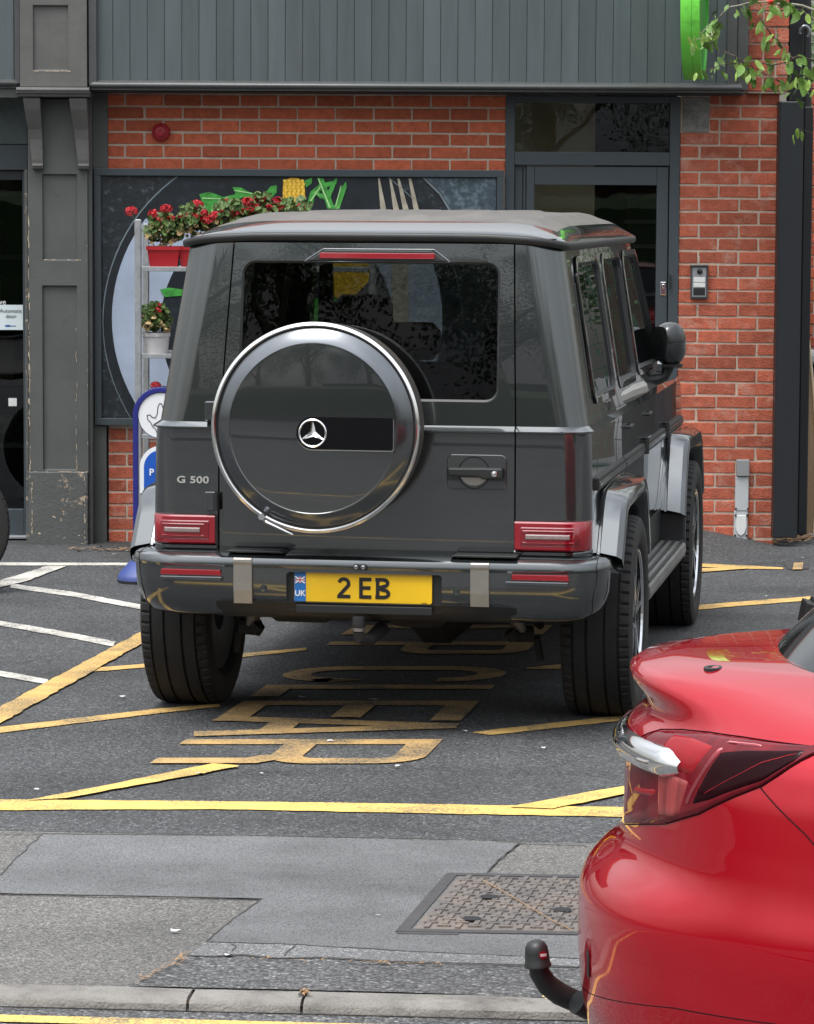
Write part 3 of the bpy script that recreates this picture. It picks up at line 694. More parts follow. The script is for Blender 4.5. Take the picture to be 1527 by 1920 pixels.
def moulding(name, px0, px1, parent, y0=155, y1=170, Y=FY):
    z1, z0 = FZ(y0, Y), FZ(y1, Y); h = z1-z0
    prof = [(.05, z1+.012), (-.01, z1+.006), (-.04, z1-h*.12), (-.056, z1-h*.35), (-.056, z1-h*.6), (-.045, z1-h*.78), (-.03, z1-h*.84), (-.03, z0-.004), (.05, z0-.004)]
    b = MB(); xa, xb = FX(px0, Y), FX(px1, Y)
    rows = [[(xa-.0, Y+p, z) for p, z in prof], [(xa+.03, Y+p, z) for p, z in prof], [(xb-.03, Y+p, z) for p, z in prof], [(xb, Y+p, z) for p, z in prof]]
    rows[0] = [(xa+max(0, -p)*.0, Y+p*.6+.0, z) for p, z in prof]; rows[3] = [(xb, Y+p*.6, z) for p, z in prof]
    b.grid(rows); n = len(prof); b.f += [tuple(range(n)), tuple(range(3*n, 4*n))[::-1]]
    return b.build(name, 'grey_trim', parent, smooth=True, fix=True, ang=50)
moulding('moulding', 170, 1385, fa)
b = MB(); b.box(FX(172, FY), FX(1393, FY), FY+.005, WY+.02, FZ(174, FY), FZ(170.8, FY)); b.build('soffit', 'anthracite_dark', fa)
fl = thing('neighbour_fascia', 'narrow piece of grey boarded fascia left of the timber bracket pilaster', 'fascia', (FX(5, FY), FY, 2.7))
x = FX(30, FY)
for k in range(6):
    b = MB(); b.cbox(x-pitch+.0015, x-.0015, FY+random.uniform(-.0015,.0015), FY+.02, zb, zt, .004); b.build('board', 'grey_boards', fl); x -= pitch
b = MB(); b.box(x, FX(30, FY), FY+.012, FY+.06, zb, zt); b.build('backing', 'black', fl)
slab('side_trim', 30, 40, -60, 160, FY-.03, FY+.3, 'grey_trim', fl)
moulding('moulding', -140, 38, fl, 154, 167)
b = MB(); b.box(FX(-140, FY), FX(40, FY), FY-.01, 19.95, FZ(186, FY), FZ(168, FY)); b.build('soffit', 'pilaster_paint', fl)

# pilaster
PY = 19.58
pi = thing('pilaster', 'chipped grey timber pilaster with recessed panels and scroll brackets', 'pilaster', (FX(108, PY), PY, 0))
def paneled(name, px0, px1, py0, py1, holes, Y, parent, m, depth=.022):
    x0, x1, z0, z1 = FX(px0, Y), FX(px1, Y), FZ(py1, Y), FZ(py0, Y)
    b = MB(); b.box(x0, x1, Y, Y+.25, z0, z1); base = b.mesh('t'); cs = []
    for (a, c, t, u) in holes:
        q = MB(); xa, xb, za, zc = FX(a, Y), FX(c, Y), FZ(u, Y), FZ(t, Y)
        k = .006; q.add([(xa-k, Y-.01, za-k), (xb+k, Y-.01, za-k), (xb+k, Y-.01, zc+k), (xa-k, Y-.01, zc+k), (xa, Y+depth, za), (xb, Y+depth, za), (xb, Y+depth, zc), (xa, Y+depth, zc)],
                       [(0,1,2,3),(7,6,5,4),(0,4,5,1),(1,5,6,2),(2,6,7,3),(3,7,4,0)]); cs.append(q)
    me = boolean(base, cs); return finish(name, me, m, parent, bevel=.003)
paneled('shaft', 53.5, 165, 188, 889, [(82,144,331,490), (81,143,540,884)], PY, pi, 'pilaster_paint')
slab('plinth', 52, 163.5, 888, 1030, PY-.02, PY+.25, 'chipped_paint', pi, .006)
slab('edge_bead', 165.5, 173, 186, 1030, PY+.03, PY+.25, 'pilaster_paint', pi)
slab('edge_bead', 47, 53, 322, 1030, PY+.05, PY+.25, 'chipped_paint', pi)
HY = 19.42
paneled('head_box', 40, 165, -60, 166, [(66,129,14,134)], HY, pi, 'pilaster_grey', .02)
b = MB(); x0, x1 = FX(33, HY-.04), FX(169, HY-.04); z1, z0 = FZ(166.5, HY-.04), FZ(184, HY-.04)
prof = [(.25, z1), (-.005, z1), (-.02, z1-.006), (-.022, z1-.018), (-.01, z1-.022), (-.012, z1-.03), (.004, z1-.04), (.012, z0), (.25, z0)]
b.grid([[(xx, HY-.03+p, z) for p, z in prof] for xx in (x0, x1)]); n = len(prof); b.f += [tuple(range(n)), tuple(range(n, 2*n))[::-1]]
b.build('ledge', 'pilaster_grey', pi, fix=True, bevel=.002)
for a, c in ((45, 77), (131, 164)):          # scroll brackets
    # side profile (depth forward of shaft, z)
    zt_, zb_ = FZ(186, HY), FZ(320, HY); h = zt_-zb_
    pr = [(0, zt_), (.16, zt_), (.158, zt_-.05*h), (.145, zt_-.16*h), (.115, zt_-.30*h), (.082, zt_-.44*h), (.066, zt_-.58*h), (.060, zt_-.72*h), (.056, zt_-.86*h), (.052, zb_+.09*h), (.052, zb_+.07*h), (.066, zb_+.065*h), (.066, zb_+.04*h), (.056, zb_+.035*h), (.056, zb_+.012*h), (.04, zb_), (0, zb_)]
    # slides inwards on the way down like the photograph's taper
    b = MB(); xa_, xc_ = FX(a, HY), FX(c, HY); rows = []
    for (d, z) in pr:
        k = (zt_-z)/h; off = (FX(58, HY)-FX(45, HY))*min(1, k*1.1); wd = (xc_-xa_)*(1-.36*min(1, k*1.1)); rows.append([(xa_+off, PY-d, z), (xa_+off+wd, PY-d, z)])
    b.grid(rows); m_ = len(pr); b.f += [tuple(2*i for i in range(m_))[::-1], tuple(2*i+1 for i in range(m_))]
    b.build('bracket', 'pilaster_grey', pi, fix=True, bevel=.003)
# knocks on the edges where the timber shows
b = MB(); rnd = random.Random(3)
def chips(px, py0, py1, n, Y, wmax=3, hmax=14):
    for _ in range(n):
        x, y = px+rnd.uniform(-1.2, 1.2), py0+(py1-py0)*rnd.random()**.75; w_, h_ = rnd.uniform(.8, wmax), rnd.uniform(1.5, hmax)
        pts = [(x+rnd.uniform(.2,.5)*w_*math.cos(a), y+rnd.uniform(.25,.5)*h_*math.sin(a)) for a in [k*math.pi/4 for k in range(8)]]
        b.add([(FX(u, Y), Y, FZ(v, Y)) for u, v in pts][::-1], [tuple(range(8))])
chips(54.5, 380, 1010, 60, PY-.0022, 3.4, 34); chips(164, 420, 880, 9, PY-.0022, 1.8, 8); chips(143, 560, 880, 16, PY-.0022, 1.6, 22)
chips(58, 900, 1010, 14, PY-.0222, 4.5, 26); chips(158, 895, 1010, 16, PY-.0222, 4, 16)
for _ in range(5):
    x, y = rnd.uniform(62, 155), rnd.uniform(950, 1010); b.add([(FX(x+rnd.uniform(.5,4)*math.cos(a), PY), PY-.0222, FZ(y+rnd.uniform(.5,2.6)*math.sin(a), PY)) for a in [k*math.pi/3 for k in range(6)]][::-1], [tuple(range(6))])
for y0, xx0, xx1, Y in ((135.5, 67, 130, HY), (489.5, 83, 144, PY), (887, 56, 162, PY-.021)):
    x = xx0
    while x < xx1:
        l = rnd.uniform(2, 12); 
        if rnd.random() < .6: b.add([(FX(p, Y), Y-.0022, FZ(q, Y)) for p, q in ((x, y0), (x+l, y0+rnd.uniform(-.4,.4)), (x+l, y0+rnd.uniform(.8,2)), (x, y0+1.2))][::-1], [(0,1,2,3)])
        x += l+rnd.uniform(0, 5)
o = b.build('chipped_spots', 'chip', pi); o['kind'] = 'stuff'
ma = thing('margin_board', 'dark grey upright board between pilaster and brick wall', 'board', (FX(188), WY-.02, 0))
slab('upper_board', 172.5, 203, 176, 318, WY-.03, WY+.1, 'pilaster_paint', ma)
slab('lower_board', 172.5, 199, 800.5, 1030, WY-.03, WY+.1, 'pilaster_paint', ma)

# alarm bell
al = thing('alarm_bell', 'red round fire alarm sounder on the brick wall', 'alarm', (FX(303), WY, FZ(250)))
c = (FX(303), FZ(250)); k = .0031
b = MB(); b.lathe([(17*k,0),(17*k,-.02),(15.5*k,-.03),(15*k,-.05),(12*k,-.058),(11*k,-.05),(8.5*k,-.05),(8*k,-.066),(5*k,-.07),(4.5*k,-.062),(0.001,-.062)], lambda a, d, h: (c[0]+a, WY+h, c[1]+d), 40)
b.build('sounder', 'bell_red', al, smooth=True, ang=30, fix=True)

# door with transom light
DY = WY+.02
dr = thing('glazed_door', 'anthracite framed glass door with transom window beside the brick pier', 'door', (FX(1107), DY, 0))
slab('frame_post', 946, 963, 178, 1000, DY-.03, DY+.08, 'anthracite', dr); slab('frame_post', 1253, 1271.5, 178, 1000, DY-.03, DY+.08, 'anthracite', dr)
slab('frame_head', 963.3, 1252.7, 178, 191, DY-.03, DY+.08, 'anthracite', dr); slab('transom_bar', 963.3, 1252.7, 283, 308, DY-.03, DY+.08, 'anthracite', dr)
slab('side_panel', 963.3, 978, 308.5, 1000, DY+.005, DY+.06, 'anthracite', dr); slab('door_post', 979.5, 985, 308.5, 1000, DY-.005, DY+.06, 'anthracite', dr, .006)
slab('stile', 985.5, 1000.5, 310, 996, DY-.015, DY+.04, 'anthracite', dr); slab('stile', 1229.5, 1251, 310, 996, DY-.015, DY+.04, 'anthracite', dr)
slab('top_rail', 1000.8, 1229.2, 310, 345, DY-.015, DY+.04, 'anthracite', dr); slab('bottom_rail', 1000.8, 1229.2, 925, 996, DY-.015, DY+.04, 'anthracite', dr)
slab('pane', 1000.8, 1229.2, 345.3, 924.7, DY+.012, DY+.018, 'door_glass', dr, 0); slab('transom_pane', 963.5, 1252.5, 191.2, 282.8, DY+.03, DY+.036, 'door_glass', dr, 0)
slab('lock_plate', 1238, 1249, 526, 551, DY-.022, DY-.012, 'chrome', dr); slab('lock_barrel', 1241, 1246, 530, 538, DY-.03, DY-.02, 'chrome', dr)
slab('pull_handle', 1254.5, 1258, 512, 538, DY-.052, DY-.03, 'black_trim', dr)
slab('threshold', 963.3, 1252.7, 996.2, 1001, DY-.03, DY+.1, 'silver_grey', dr)
# hallway seen through it
ha = thing('hallway', 'dim hallway with a beige wall behind the glazed door', 'room', (FX(1107), 21, 0))
b = MB(); X0, X1 = FX(940), FX(1275)
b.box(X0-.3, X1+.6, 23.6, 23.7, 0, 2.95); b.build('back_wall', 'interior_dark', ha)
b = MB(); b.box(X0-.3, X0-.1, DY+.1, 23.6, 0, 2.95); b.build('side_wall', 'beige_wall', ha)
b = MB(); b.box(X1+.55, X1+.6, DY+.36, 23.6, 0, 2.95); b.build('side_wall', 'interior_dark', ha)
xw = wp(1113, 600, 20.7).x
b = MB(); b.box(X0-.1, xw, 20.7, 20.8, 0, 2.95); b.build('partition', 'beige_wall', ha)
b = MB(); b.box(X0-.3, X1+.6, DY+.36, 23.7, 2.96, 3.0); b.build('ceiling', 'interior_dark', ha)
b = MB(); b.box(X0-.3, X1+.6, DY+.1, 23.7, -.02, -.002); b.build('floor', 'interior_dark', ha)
sh = thing('shelf_unit', 'grey shelving with dark boxes standing in the hallway', 'shelves', (wp(1200, 600, 22).x, 22, 0))
for y in (255, 362, 412, 458, 492, 548, 600, 650):
    b = MB(); b.box(wp(1170, 600, 22).x, wp(1262, 600, 22).x, 22, 22.35, wp(1200, y+7, 22).z, wp(1200, y, 22).z); b.build('shelf', 'shelf_grey', sh)
for k, (y0, y1, m_) in enumerate(((190,255,'black'),(265,360,'black'),(372,411,'black'),(422,456,'anthracite_dark'),(466,490,'black'),(505,547,'anthracite_dark'),(560,600,'black'),(612,650,'anthracite'))):
    b = MB(); b.box(wp(1176, 600, 22).x, wp(1258, 600, 22).x, 22.03, 22.3, wp(1200, y1, 22).z+.001, wp(1200, y0, 22).z); b.build('box', m_, sh)

# intercom and cable cover on the pier
ic = thing('intercom', 'grey door entry panel with camera and two buttons on brick pier', 'intercom', (FX(1311), WY, FZ(526)))
slab('housing', 1295, 1327, 495, 557.5, WY-.03, WY, 'anthracite', ic, .004); slab('face', 1298, 1324, 498.5, 554, WY-.034, WY-.029, 'silver_grey', ic, .002)
slab('hood', 1294, 1328, 494, 497, WY-.045, WY, 'anthracite', ic, .002)
b = MB(); cx, cz = FX(1310.5), FZ(506); b.lathe([(.016,-.034),(.016,-.04),(.013,-.044),(.001,-.046)], lambda a, d, h: (cx+a, WY+h, cz+d), 20); b.build('camera_lens', 'black_gloss', ic, smooth=True)
slab('button', 1300, 1322, 517, 526.5, WY-.04, WY-.033, 'white_plastic', ic, .002); slab('button', 1300, 1322, 527.5, 536, WY-.04, WY-.033, 'white_plastic', ic, .002)
slab('speaker_panel', 1300, 1322, 537.5, 551, WY-.036, WY-.033, 'black', ic, .001)
cc = thing('cable_cover', 'pale grey metal cable cover at the foot of the brick pier', 'cable cover', (FX(1397), WY, 0))
slab('box', 1386, 1410, 859, 890, WY-.045, WY, 'silver_grey', cc, .004); slab('upper_channel', 1384, 1409, 890.5, 955, WY-.03, WY, mat('pale_grey', (.42,.44,.45), .5, var=.1, vscale=12), cc, .004); slab('lower_channel', 1382, 1408, 955.5, 1035, WY-.027, WY, 'pale_grey', cc, .004)
b = MB(); b.prism([(FX(x), FZ(y)) for x, y in ((1386,962),(1404,962),(1405,985),(1401,996),(1395,1001),(1388,997),(1384,985))][::-1], xz(WY), -.036, -.0275); b.build('domed_plate', 'white_plastic', cc, bevel=.003)
for x, y in ((1384.5,950),(1407,950),(1384,962),(1406,962),(1383.5,1000),(1405,1000)):
    b = MB(); cx, cz = FX(x), FZ(y); b.lathe([(.006,-.02),(.006,-.036),(.001,-.037)], lambda a, d, h: (cx+a, WY+h, cz+d), 10); b.build('screw', 'black_trim', cc)

# framed picture
FRY = 19.69
pc = thing('framed_picture', 'large grey framed food photograph of a plate and fork on dark slate', 'picture', (FX(560), WY, FZ(800)))
pan = FRY+.03
for a in ((177,943,318,331.5),(177,943,787,800)): slab('frame_bar', *a, FRY, WY+.05, 'anthracite', pc)
for a in ((177,190,331.7,786.8),(930.5,943,331.7,786.8)): slab('frame_bar', *a, FRY, WY+.05, 'anthracite', pc)
slab('picture_sheet', 190.2, 930.3, 331.7, 786.8, pan, pan+.02, 'slate_print', pc, 0)
def clip(pts, x0, x1, y0, y1):
    for ax, lim, keep in ((0, x0, 1), (0, x1, -1), (1, y0, 1), (1, y1, -1)):
        out = []
        for i in range(len(pts)):
            a, c = pts[i-1], pts[i]; ia, ic_ = (a[ax]-lim)*keep >= 0, (c[ax]-lim)*keep >= 0
            if ia != ic_:
                t = (lim-a[ax])/(c[ax]-a[ax]); out.append((a[0]+(c[0]-a[0])*t, a[1]+(c[1]-a[1])*t))
            if ic_: out.append(c)
        pts = out
        if not pts: break
    return pts
def printed(name, pts, m, lay_, y0=332.5, y1=786):
    pts = clip(pts, 191, 929.5, y0, y1)
    if len(pts) < 3: return
    b = MB(); b.add([(FX(x, pan), pan-.0012*lay_, FZ(y, pan)) for x, y in pts], [tuple(range(len(pts)))]); me = b.mesh(name)
    if me.polygons[0].normal.y > 0: me.flip_normals()
    return finish(name, me, m, pc)
printed('printed_pan', circ(530,606,338,96), 'rim_print', 1); printed('printed_pan', circ(530.6,607,336.6,96), 'pan_print', 2)
printed('printed_plate', circ(520,600,310,96), 'plate_print', 3, 412)
printed('printed_bowl', circ(520,612,219,72), 'pan_print', 4)
printed('printed_bowl', [(330,412),(345,395),(500,372),(760,372),(900,412),(700,440),(420,440)], 'pan_print', 5)
lf = lambda L_: [(x+0, y) for x, y in L_]
printed('printed_leaf', [(374,366),(392,361),(420,371),(442,365),(436,352),(452,353),(470,362),(495,365),(508,350),(519,348),(519,362),(510,371),(478,372),(455,371),(430,384),(402,386),(406,398),(395,410),(376,408),(384,392)], 'leaf_print', 6)
printed('printed_leaf', [(440,380),(455,385),(456,392),(440,388)], 'leaf_print', 6)
printed('printed_corn', [(531,345),(535,338),(545,334),(560,335),(570,343),(572,360),(572,380),(568,392),(540,394),(531,385),(530,362)], 'corn_print', 7)
LK = 0
for P in ([(575,385),(582,360),(600,345),(632,338),(630,345),(604,355),(590,370),(584,392)], [(594,333),(606,335),(628,392),(614,392)], [(632,334),(626,355),(612,378),(606,374),(618,352),(628,335)], [(648,341),(650,350),(636,392),(624,392),(640,352)], [(570,340),(585,333),(584,345),(574,352)], [(588,358),(610,366),(622,362),(620,371),(600,373)]):
    printed('printed_leaf', P, 'leaf_print', 8+LK*.35); LK += 1
for x0, x1, t0, t1 in ((708,711,713,724),(729,732,737,748),(744,748,755,766),(765,770,775,785)): printed('printed_fork_tine', [(x0,334),(x1,334),(t1,394),(t0,394)], 'tine_print', 8)
printed('printed_rim', [(791,333),(795,333),(826,362),(846,396),(842,396),(823,365)], 'rim_print', 8)
printed('printed_slate_patch', [(796,333),(929,333),(929,400),(848,400),(828,362)], mat('slate_pale', (.05,.075,.095), .45, var=.6, vscale=26, dirt=((.16,.21,.25), 26, .5, .68)), 7)
printed('printed_fork', [(705,395),(790,395),(785,450),(765,500),(770,786),(730,786),(735,500),(712,450)], 'tine_print', 7)
for P in ([(455,500),(520,470),(560,510),(530,560),(470,560)], [(600,470),(680,455),(700,520),(650,570),(600,540)]): printed('printed_corn', P, 'corn_print', 7)
for P in ([(300,545),(318,541),(345,545),(342,556),(310,559)], [(560,560),(640,560),(650,620),(570,610)], [(420,580),(500,575),(480,640),(430,630)]): printed('printed_leaf', P, 'leaf_print', 9)

# kernels, veins and strands in the print
for r_ in range(9):
    for c_ in range(5):
        x, y = 534+c_*8.2+(r_ % 2)*2, 340+r_*5.9
        if x < 570: printed('printed_kernel', circ(x, y, 3.2, 8), mat('kernel_print', (.86,.56,.07), .35, var=.3, vscale=40) if 'kernel_print' not in MATS else 'kernel_print', 11)
mat('vein_print', (.42,.72,.30), .4, var=.3, vscale=30)
for P in ([(380,372),(430,374),(431,375.5),(380,374)], [(440,357),(500,368),(500,369.5),(440,359)], [(388,404),(420,378),(421,379.5),(389,406)], [(598,335),(620,390),(617,390),(596,336)], [(640,348),(630,388),(628,388),(638,350)], [(580,378),(600,350),(601,351.5),(582,380)]): printed('printed_vein', P, 'vein_print', 12)
# neighbouring shop door on the left
SY = 19.86
sd_ = thing('shop_door', 'glazed automatic shop door left of the pilaster with a notice', 'door', (FX(0, SY), SY, 0))
slab('lintel_panel', -140, 53, 187, 274, SY-.05, SY, 'lintel_panel', sd_); slab('head_frame', -140, 53, 275, 322, SY-.06, SY+.02, 'anthracite', sd_)
slab('inner_head', -140, 43, 322.5, 341, SY-.03, SY+.02, 'anthracite_dark', sd_)
slab('stile', 43.3, 54, 322.5, 1008, SY-.04, SY+.03, 'anthracite', sd_); slab('bottom_rail', -140, 43, 958, 1007, SY-.03, SY+.02, 'anthracite', sd_)
slab('pane', -140, 43, 341.3, 957.7, SY, SY+.006, 'shop_glass', sd_, 0)
slab('threshold', -140, 54, 1008.5, 1014, SY-.08, SY+.1, 'silver_grey', sd_)
nt_ = MB(); no = thing('door_notice', 'pale paper notice stuck to the glass shop door', 'notice', (FX(18, SY), SY, FZ(600)))
slab('paper', -14, 43, 575, 622, SY-.004, SY-.0015, 'shop_paper', no, 0)
MT = lambda px, py, Y: Matrix.Translation((FX(px, Y), Y, FZ(py, Y))) @ Matrix.Rotation(R(90), 4, 'X')
text_mesh('lettering', 'Automatic', .031, 'ink', no, MT(20.5, 586.5, SY-.0065), .0003)
text_mesh('lettering', 'door', .031, 'ink', no, MT(21, 596.5, SY-.0065), .0003)
b = MB(); b.prism([(FX(15+6*math.cos(a), SY), FZ(614.5+2*math.sin(a), SY)) for a in [k*math.pi/6 for k in range(12)]], xz(SY), -.0056, -.0045); b.build('printed_emblem', 'blue_ink', no)
slab('printed_line', 21, 30, 614, 615.4, SY-.0056, SY-.0045, 'blue_ink', no, 0)
text_mesh('door_lettering', 've', .045, 'sign_white', sd_, MT(5, 570, SY-.003), .0004)
slab('sticker', 15, 30.5, 750, 765, SY-.004, SY-.001, 'white_plastic', sd_, 0)
si = thing('shop_interior', 'dark shop interior behind the left glass door', 'room', (FX(-40, SY), 22, 0))
xl_, xr_ = FX(-400, SY), FX(165, SY)
b = MB(); b.box(xl_, xr_, 24, 24.1, 0, 3); b.box(xl_-.1, xl_, SY+.3, 24, 0, 3); b.box(xr_-.1, xr_, SY+.3, 24, 0, 3); b.box(xl_, xr_, SY+.3, 24, 2.9, 3.0); b.box(xl_, xr_, SY+.1, 24, -.02, -.002); b.build('walls', 'interior_dark', si)
lc = thing('shop_shelving', 'dim shelves of goods inside the left shop', 'shelves', (FX(-20, SY), 22.5, 0))
for k in range(5):
    z = .35+.42*k; b = MB(); b.box(FX(-200, 22.5), FX(60, 22.5), 22.5, 22.9, z, z+.03); b.build('shelf', 'shelf_grey', lc)
    x = FX(-120, 22.5)
    while x < FX(58, 22.5):
        w_ = random.uniform(.06, .16); b = MB(); b.cbox(x, x+w_-.01, 22.53, 22.75, z+.031, z+.031+random.uniform(.12, .32), .004); b.build('goods', random.choice(['black','wood_board','shelf_grey','beige_wall','interior_dark','bell_red']), lc); x += w_
lw = MB(); lw.box(FX(-400, SY), FX(-140, SY), SY-.05, SY+.1, -.1, 2.7); tag(lw.build('shop_front_panel', 'anthracite', None), 'grey panel of the neighbouring shop front beyond the door', 'panel')

# alley to the right: posts, board, far wall
def post(name, px0, px1, py0, py1, Y, d, label):
    b = MB(); x0, x1, z0, z1 = FX(px0, Y), FX(px1, Y), max(0.0, FZ(py1, Y)), FZ(py0, Y); b.cbox(x0, x1, Y, Y+d, z0, z1, .006)
    o = b.build(name, 'anthracite_dark'); return tag(o, label, 'post')
post('steel_post', 1456.5, 1502, 186, 1005, 19.62, .14, 'dark blue grey square steel post against the brick pier')
post('steel_post', 1502.5, 1520, 196, 1000, 20.3, .12, 'narrower black steel post behind the blue grey one')
post('steel_column', 1472, 1500, -120, 186, 20.35, .1, 'tall grey steel column above the post top beside upper bricks')
b = MB(); p0 = wp(1511, -60, 20.4); b.tube([p0, wp(1511, 60, 20.4), wp(1511, 240, 20.4)], .035, 14)
dp = thing('downpipe', 'black drainpipe with silver elbow behind the leaves', 'pipe', wp(1511, 240, 20.4)); b.build('pipe', 'black_trim', dp, smooth=True)
b = MB(); b.tube([wp(1509+9*math.cos(R(a)), 60+11*math.sin(R(a)), 20.3) for a in range(-200, 60, 15)], .013, 12); b.build('elbow', 'steel_ring', dp, smooth=True)
b = MB(); B0 = wp(1499, 620, 20.6); xs = [FX(1470, 20.6), FX(1511, 20.6)]
rows = []
for k in range(13):
    t = k/12; z = FZ(621, 20.6)*(1-t); bow = (.045*math.sin(math.pi*min(1, t*.8))+.012*t)
    rows.append([(xs[0], 20.62-.15*t, z), (xs[1]+bow, 20.62-.15*t, z), (xs[1]+bow+.012, 20.6-.15*t, z), (xs[0], 20.6-.15*t, z)])
b.grid(rows, closed_u=True); b.f += [(0,1,2,3), tuple(48+i for i in range(4))[::-1]]
lb = thing('leaning_board', 'bowed brown wooden board leaning behind the steel post', 'board', (xs[1], 20.6, 0)); b.build('board', 'wood_board', lb, fix=True)
b = MB(); b.tube([(r[2][0]+.004, r[2][1], r[2][2]) for r in rows], .009, 6); b.build('sawn_edge', 'wood_edge', lb)
fb = thing('alley_wall', 'sunlit red brick wall of the neighbouring building beyond the alley', 'brick wall', (FX(1560, 22.5), 22.5, 0))
xa, xb = FX(1517, 22.5), FX(1600, 22.5)
lay(fb, xa, xb, courses(130, 21.8, 42, 22.5, 1527, 1560, 66, xa, xb), 22.5, 'brick')
b = MB(); b.box(xa, xb, 22.51, 22.8, 0, FZ(120, 22.5)); b.build('mortar', 'mortar', fb)
b = MB(); b.box(FX(1440, 21.2), FX(1519, 21.2), 21.2, 21.3, 0, FZ(200, 21.2)); tag(b.build('alley_backdrop', 'black'), 'black backdrop sheet for the dark opening between brick pier and alley wall', 'backdrop')  # added black sheet in place of the shaded depth of the alley
b = MB(); x0 = FX(1521, 21.4); b.cbox(x0, x0+.5, 21.4, 21.9, 0, .98, .02); bi = thing('wheeled_bin', 'dark bin with pale lid at the far right edge of the alley', 'bin', (x0+.25, 21.6, 0)); b.build('body', 'black_trim', bi)
b = MB(); b.cbox(x0-.01, x0+.51, 21.38, 21.92, .985, 1.06, .02); b.build('lid', 'shelf_grey', bi)
b = MB(); b.box(FX(1502, 21), FX(1760, 21), 19.7, 22.5, .002, .006); struct(b.build('alley_floor', 'concrete'))
straws([(1455,1018),(1500,1005),(1480,1012)], 70, .05, name='leaf_litter', z=.012, L=.07, parent=yard, w=.014)
# sloping ramp of tarmac up to the door
b = MB(); P = [(FX(930), WY+.03, .0), (FX(975), WY+.03, .095), (FX(1265), WY+.03, .11), (FX(1330), WY+.03, .085), (FX(1458), WY+.03, .003)]
Q = [(FX(900), WY-1.1, .0015), (FX(975), WY-1.2, .0025), (FX(1265), WY-1.2, .0025), (FX(1360), WY-1.15, .0025), (FX(1480), WY-.9, .0015)]
rows = []
for k in range(9):
    t = k/8; e = t*t*(3-2*t); rows.append([(q[0]+(p[0]-q[0])*t, q[1]+(p[1]-q[1])*t, q[2]+(p[2]-q[2])*e) for p, q in zip(P, Q)])
b.grid(rows); b.build('ramp', 'yard_tarmac', yard, smooth=True)

# green projecting sign
gs = thing('green_sign', 'bright green round projecting sign seen edge on under the fascia end', 'sign', (FX(1297, 19.0), 19.2, FZ(60, 19.0)))
cz = FZ(146, 18.95)+.42; cx = FX(1297, 18.95)
Mg = Matrix.Translation((cx, 18.98, cz)) @ Matrix.Rotation(R(-8.5), 4, 'Z')
def gfn(a, d, h): return Mg @ Vector((h, a, d))
b = MB(); b.lathe([(.40,-.052),(.42,-.052),(.422,-.045),(.42,.03),(.42,.052),(.40,.052)], gfn, 64); b.build('rim', 'green_sign', gs, smooth=True, ang=30)
b = MB(); b.lathe([(.001,.04),(.40,.04),(.40,.052)], gfn, 64); b.build('face', 'green_sign_dark', gs)
b = MB(); b.lathe([(.001,-.045),(.40,-.045),(.40,-.052)], gfn, 64); b.build('face', 'green_sign_dark', gs)
for h in (-.022, .008): b = MB(); b.lathe([(.4205,h-.002),(.4212,h),(.4205,h+.002)], gfn, 64); b.build('seam', 'green_sign_dark', gs)
b = MB(); p_ = Mg @ Vector((0, .3, .1)); b.box(cx-.02, cx+.02, 19.2, 19.47, cz+.08, cz+.12); b.build('arm', 'anthracite', gs)
mat('badge_silver', (.62,.62,.60), .32, metal=.6)
# ------------------------------------------------------------------ grey off-road estate car, rear axle at the origin, +y forward
YAW = R(9.3)
SO = Vector((-.0525+.02*math.cos(YAW), 13.275-.02*math.sin(YAW), 0))
suv = thing('parked_car', 'dark grey boxy off-road car with a round spare wheel cover on its tailgate', 'car', SO, -YAW, local=True)
def itp(tab, z):
    if z <= tab[0][0]: return tab[0][1:]
    for a, c in zip(tab[:-1], tab[1:]):
        if z <= c[0]:
            t = (z-a[0])/max(1e-9, c[0]-a[0]); return tuple(p+(q-p)*t for p, q in zip(a[1:], c[1:]))
    return tab[-1][1:]
#        z     half width  rear y   front y  corner r
BODY = [(.60, .826, -.694, 3.50, .10), (.66, .834, -.706, 3.53, .10), (.83, .838, -.714, 3.54, .10), (1.08, .832, -.718, 3.52, .10), (1.146, .828, -.718, 3.50, .10),
        (1.150, .841, -.731, 3.50, .105), (1.1555, .841, -.731, 3.49, .105), (1.173, .8185, -.7105, 2.42, .115), (1.25, .806, -.708, 2.38, .12), (1.45, .775, -.701, 2.27, .125), (1.65, .743, -.688, 2.16, .13), (1.80, .720, -.676, 2.08, .13), (1.857, .711, -.670, 2.045, .13)]
def hwz(z): return itp(BODY, z)[0]
def yrz(z): return itp(BODY, z)[1]
def yfz(z): return itp(BODY, z)[2]
def ring(hw, y0, y1, r, z, bow=.014, nb=8, nc=8):
    pts = []
    def edge(a, c, nx, ny, bw):
        for k in range(1, nb):
            t = k/nb; q = bw*(1-(2*t-1)**2); pts.append((a[0]+(c[0]-a[0])*t+nx*q, a[1]+(c[1]-a[1])*t+ny*q, z))
    def corner(cx, cy, a0):
        for k in range(nc+1):
            a = R(a0+90*k/nc); pts.append((cx+r*math.cos(a), cy+r*math.sin(a), z))
    corner(-hw+r, y0+r, 180); edge((-hw+r, y0), (hw-r, y0), 0, -1, bow)
    corner(hw-r, y0+r, 270); edge((hw, y0+r), (hw, y1-r), 1, 0, .008)
    corner(hw-r, y1-r, 0); edge((hw-r, y1), (-hw+r, y1), 0, 1, .05)
    corner(-hw+r, y1-r, 90); edge((-hw, y1-r), (-hw, y0+r), -1, 0, .008)
    return pts
TK = .032
outer = [ring(hw, a, c, r, z) for z, hw, a, c, r in BODY]
inner = [ring(hw-TK, a+TK, c-TK, r-.02, z) for z, hw, a, c, r in BODY]
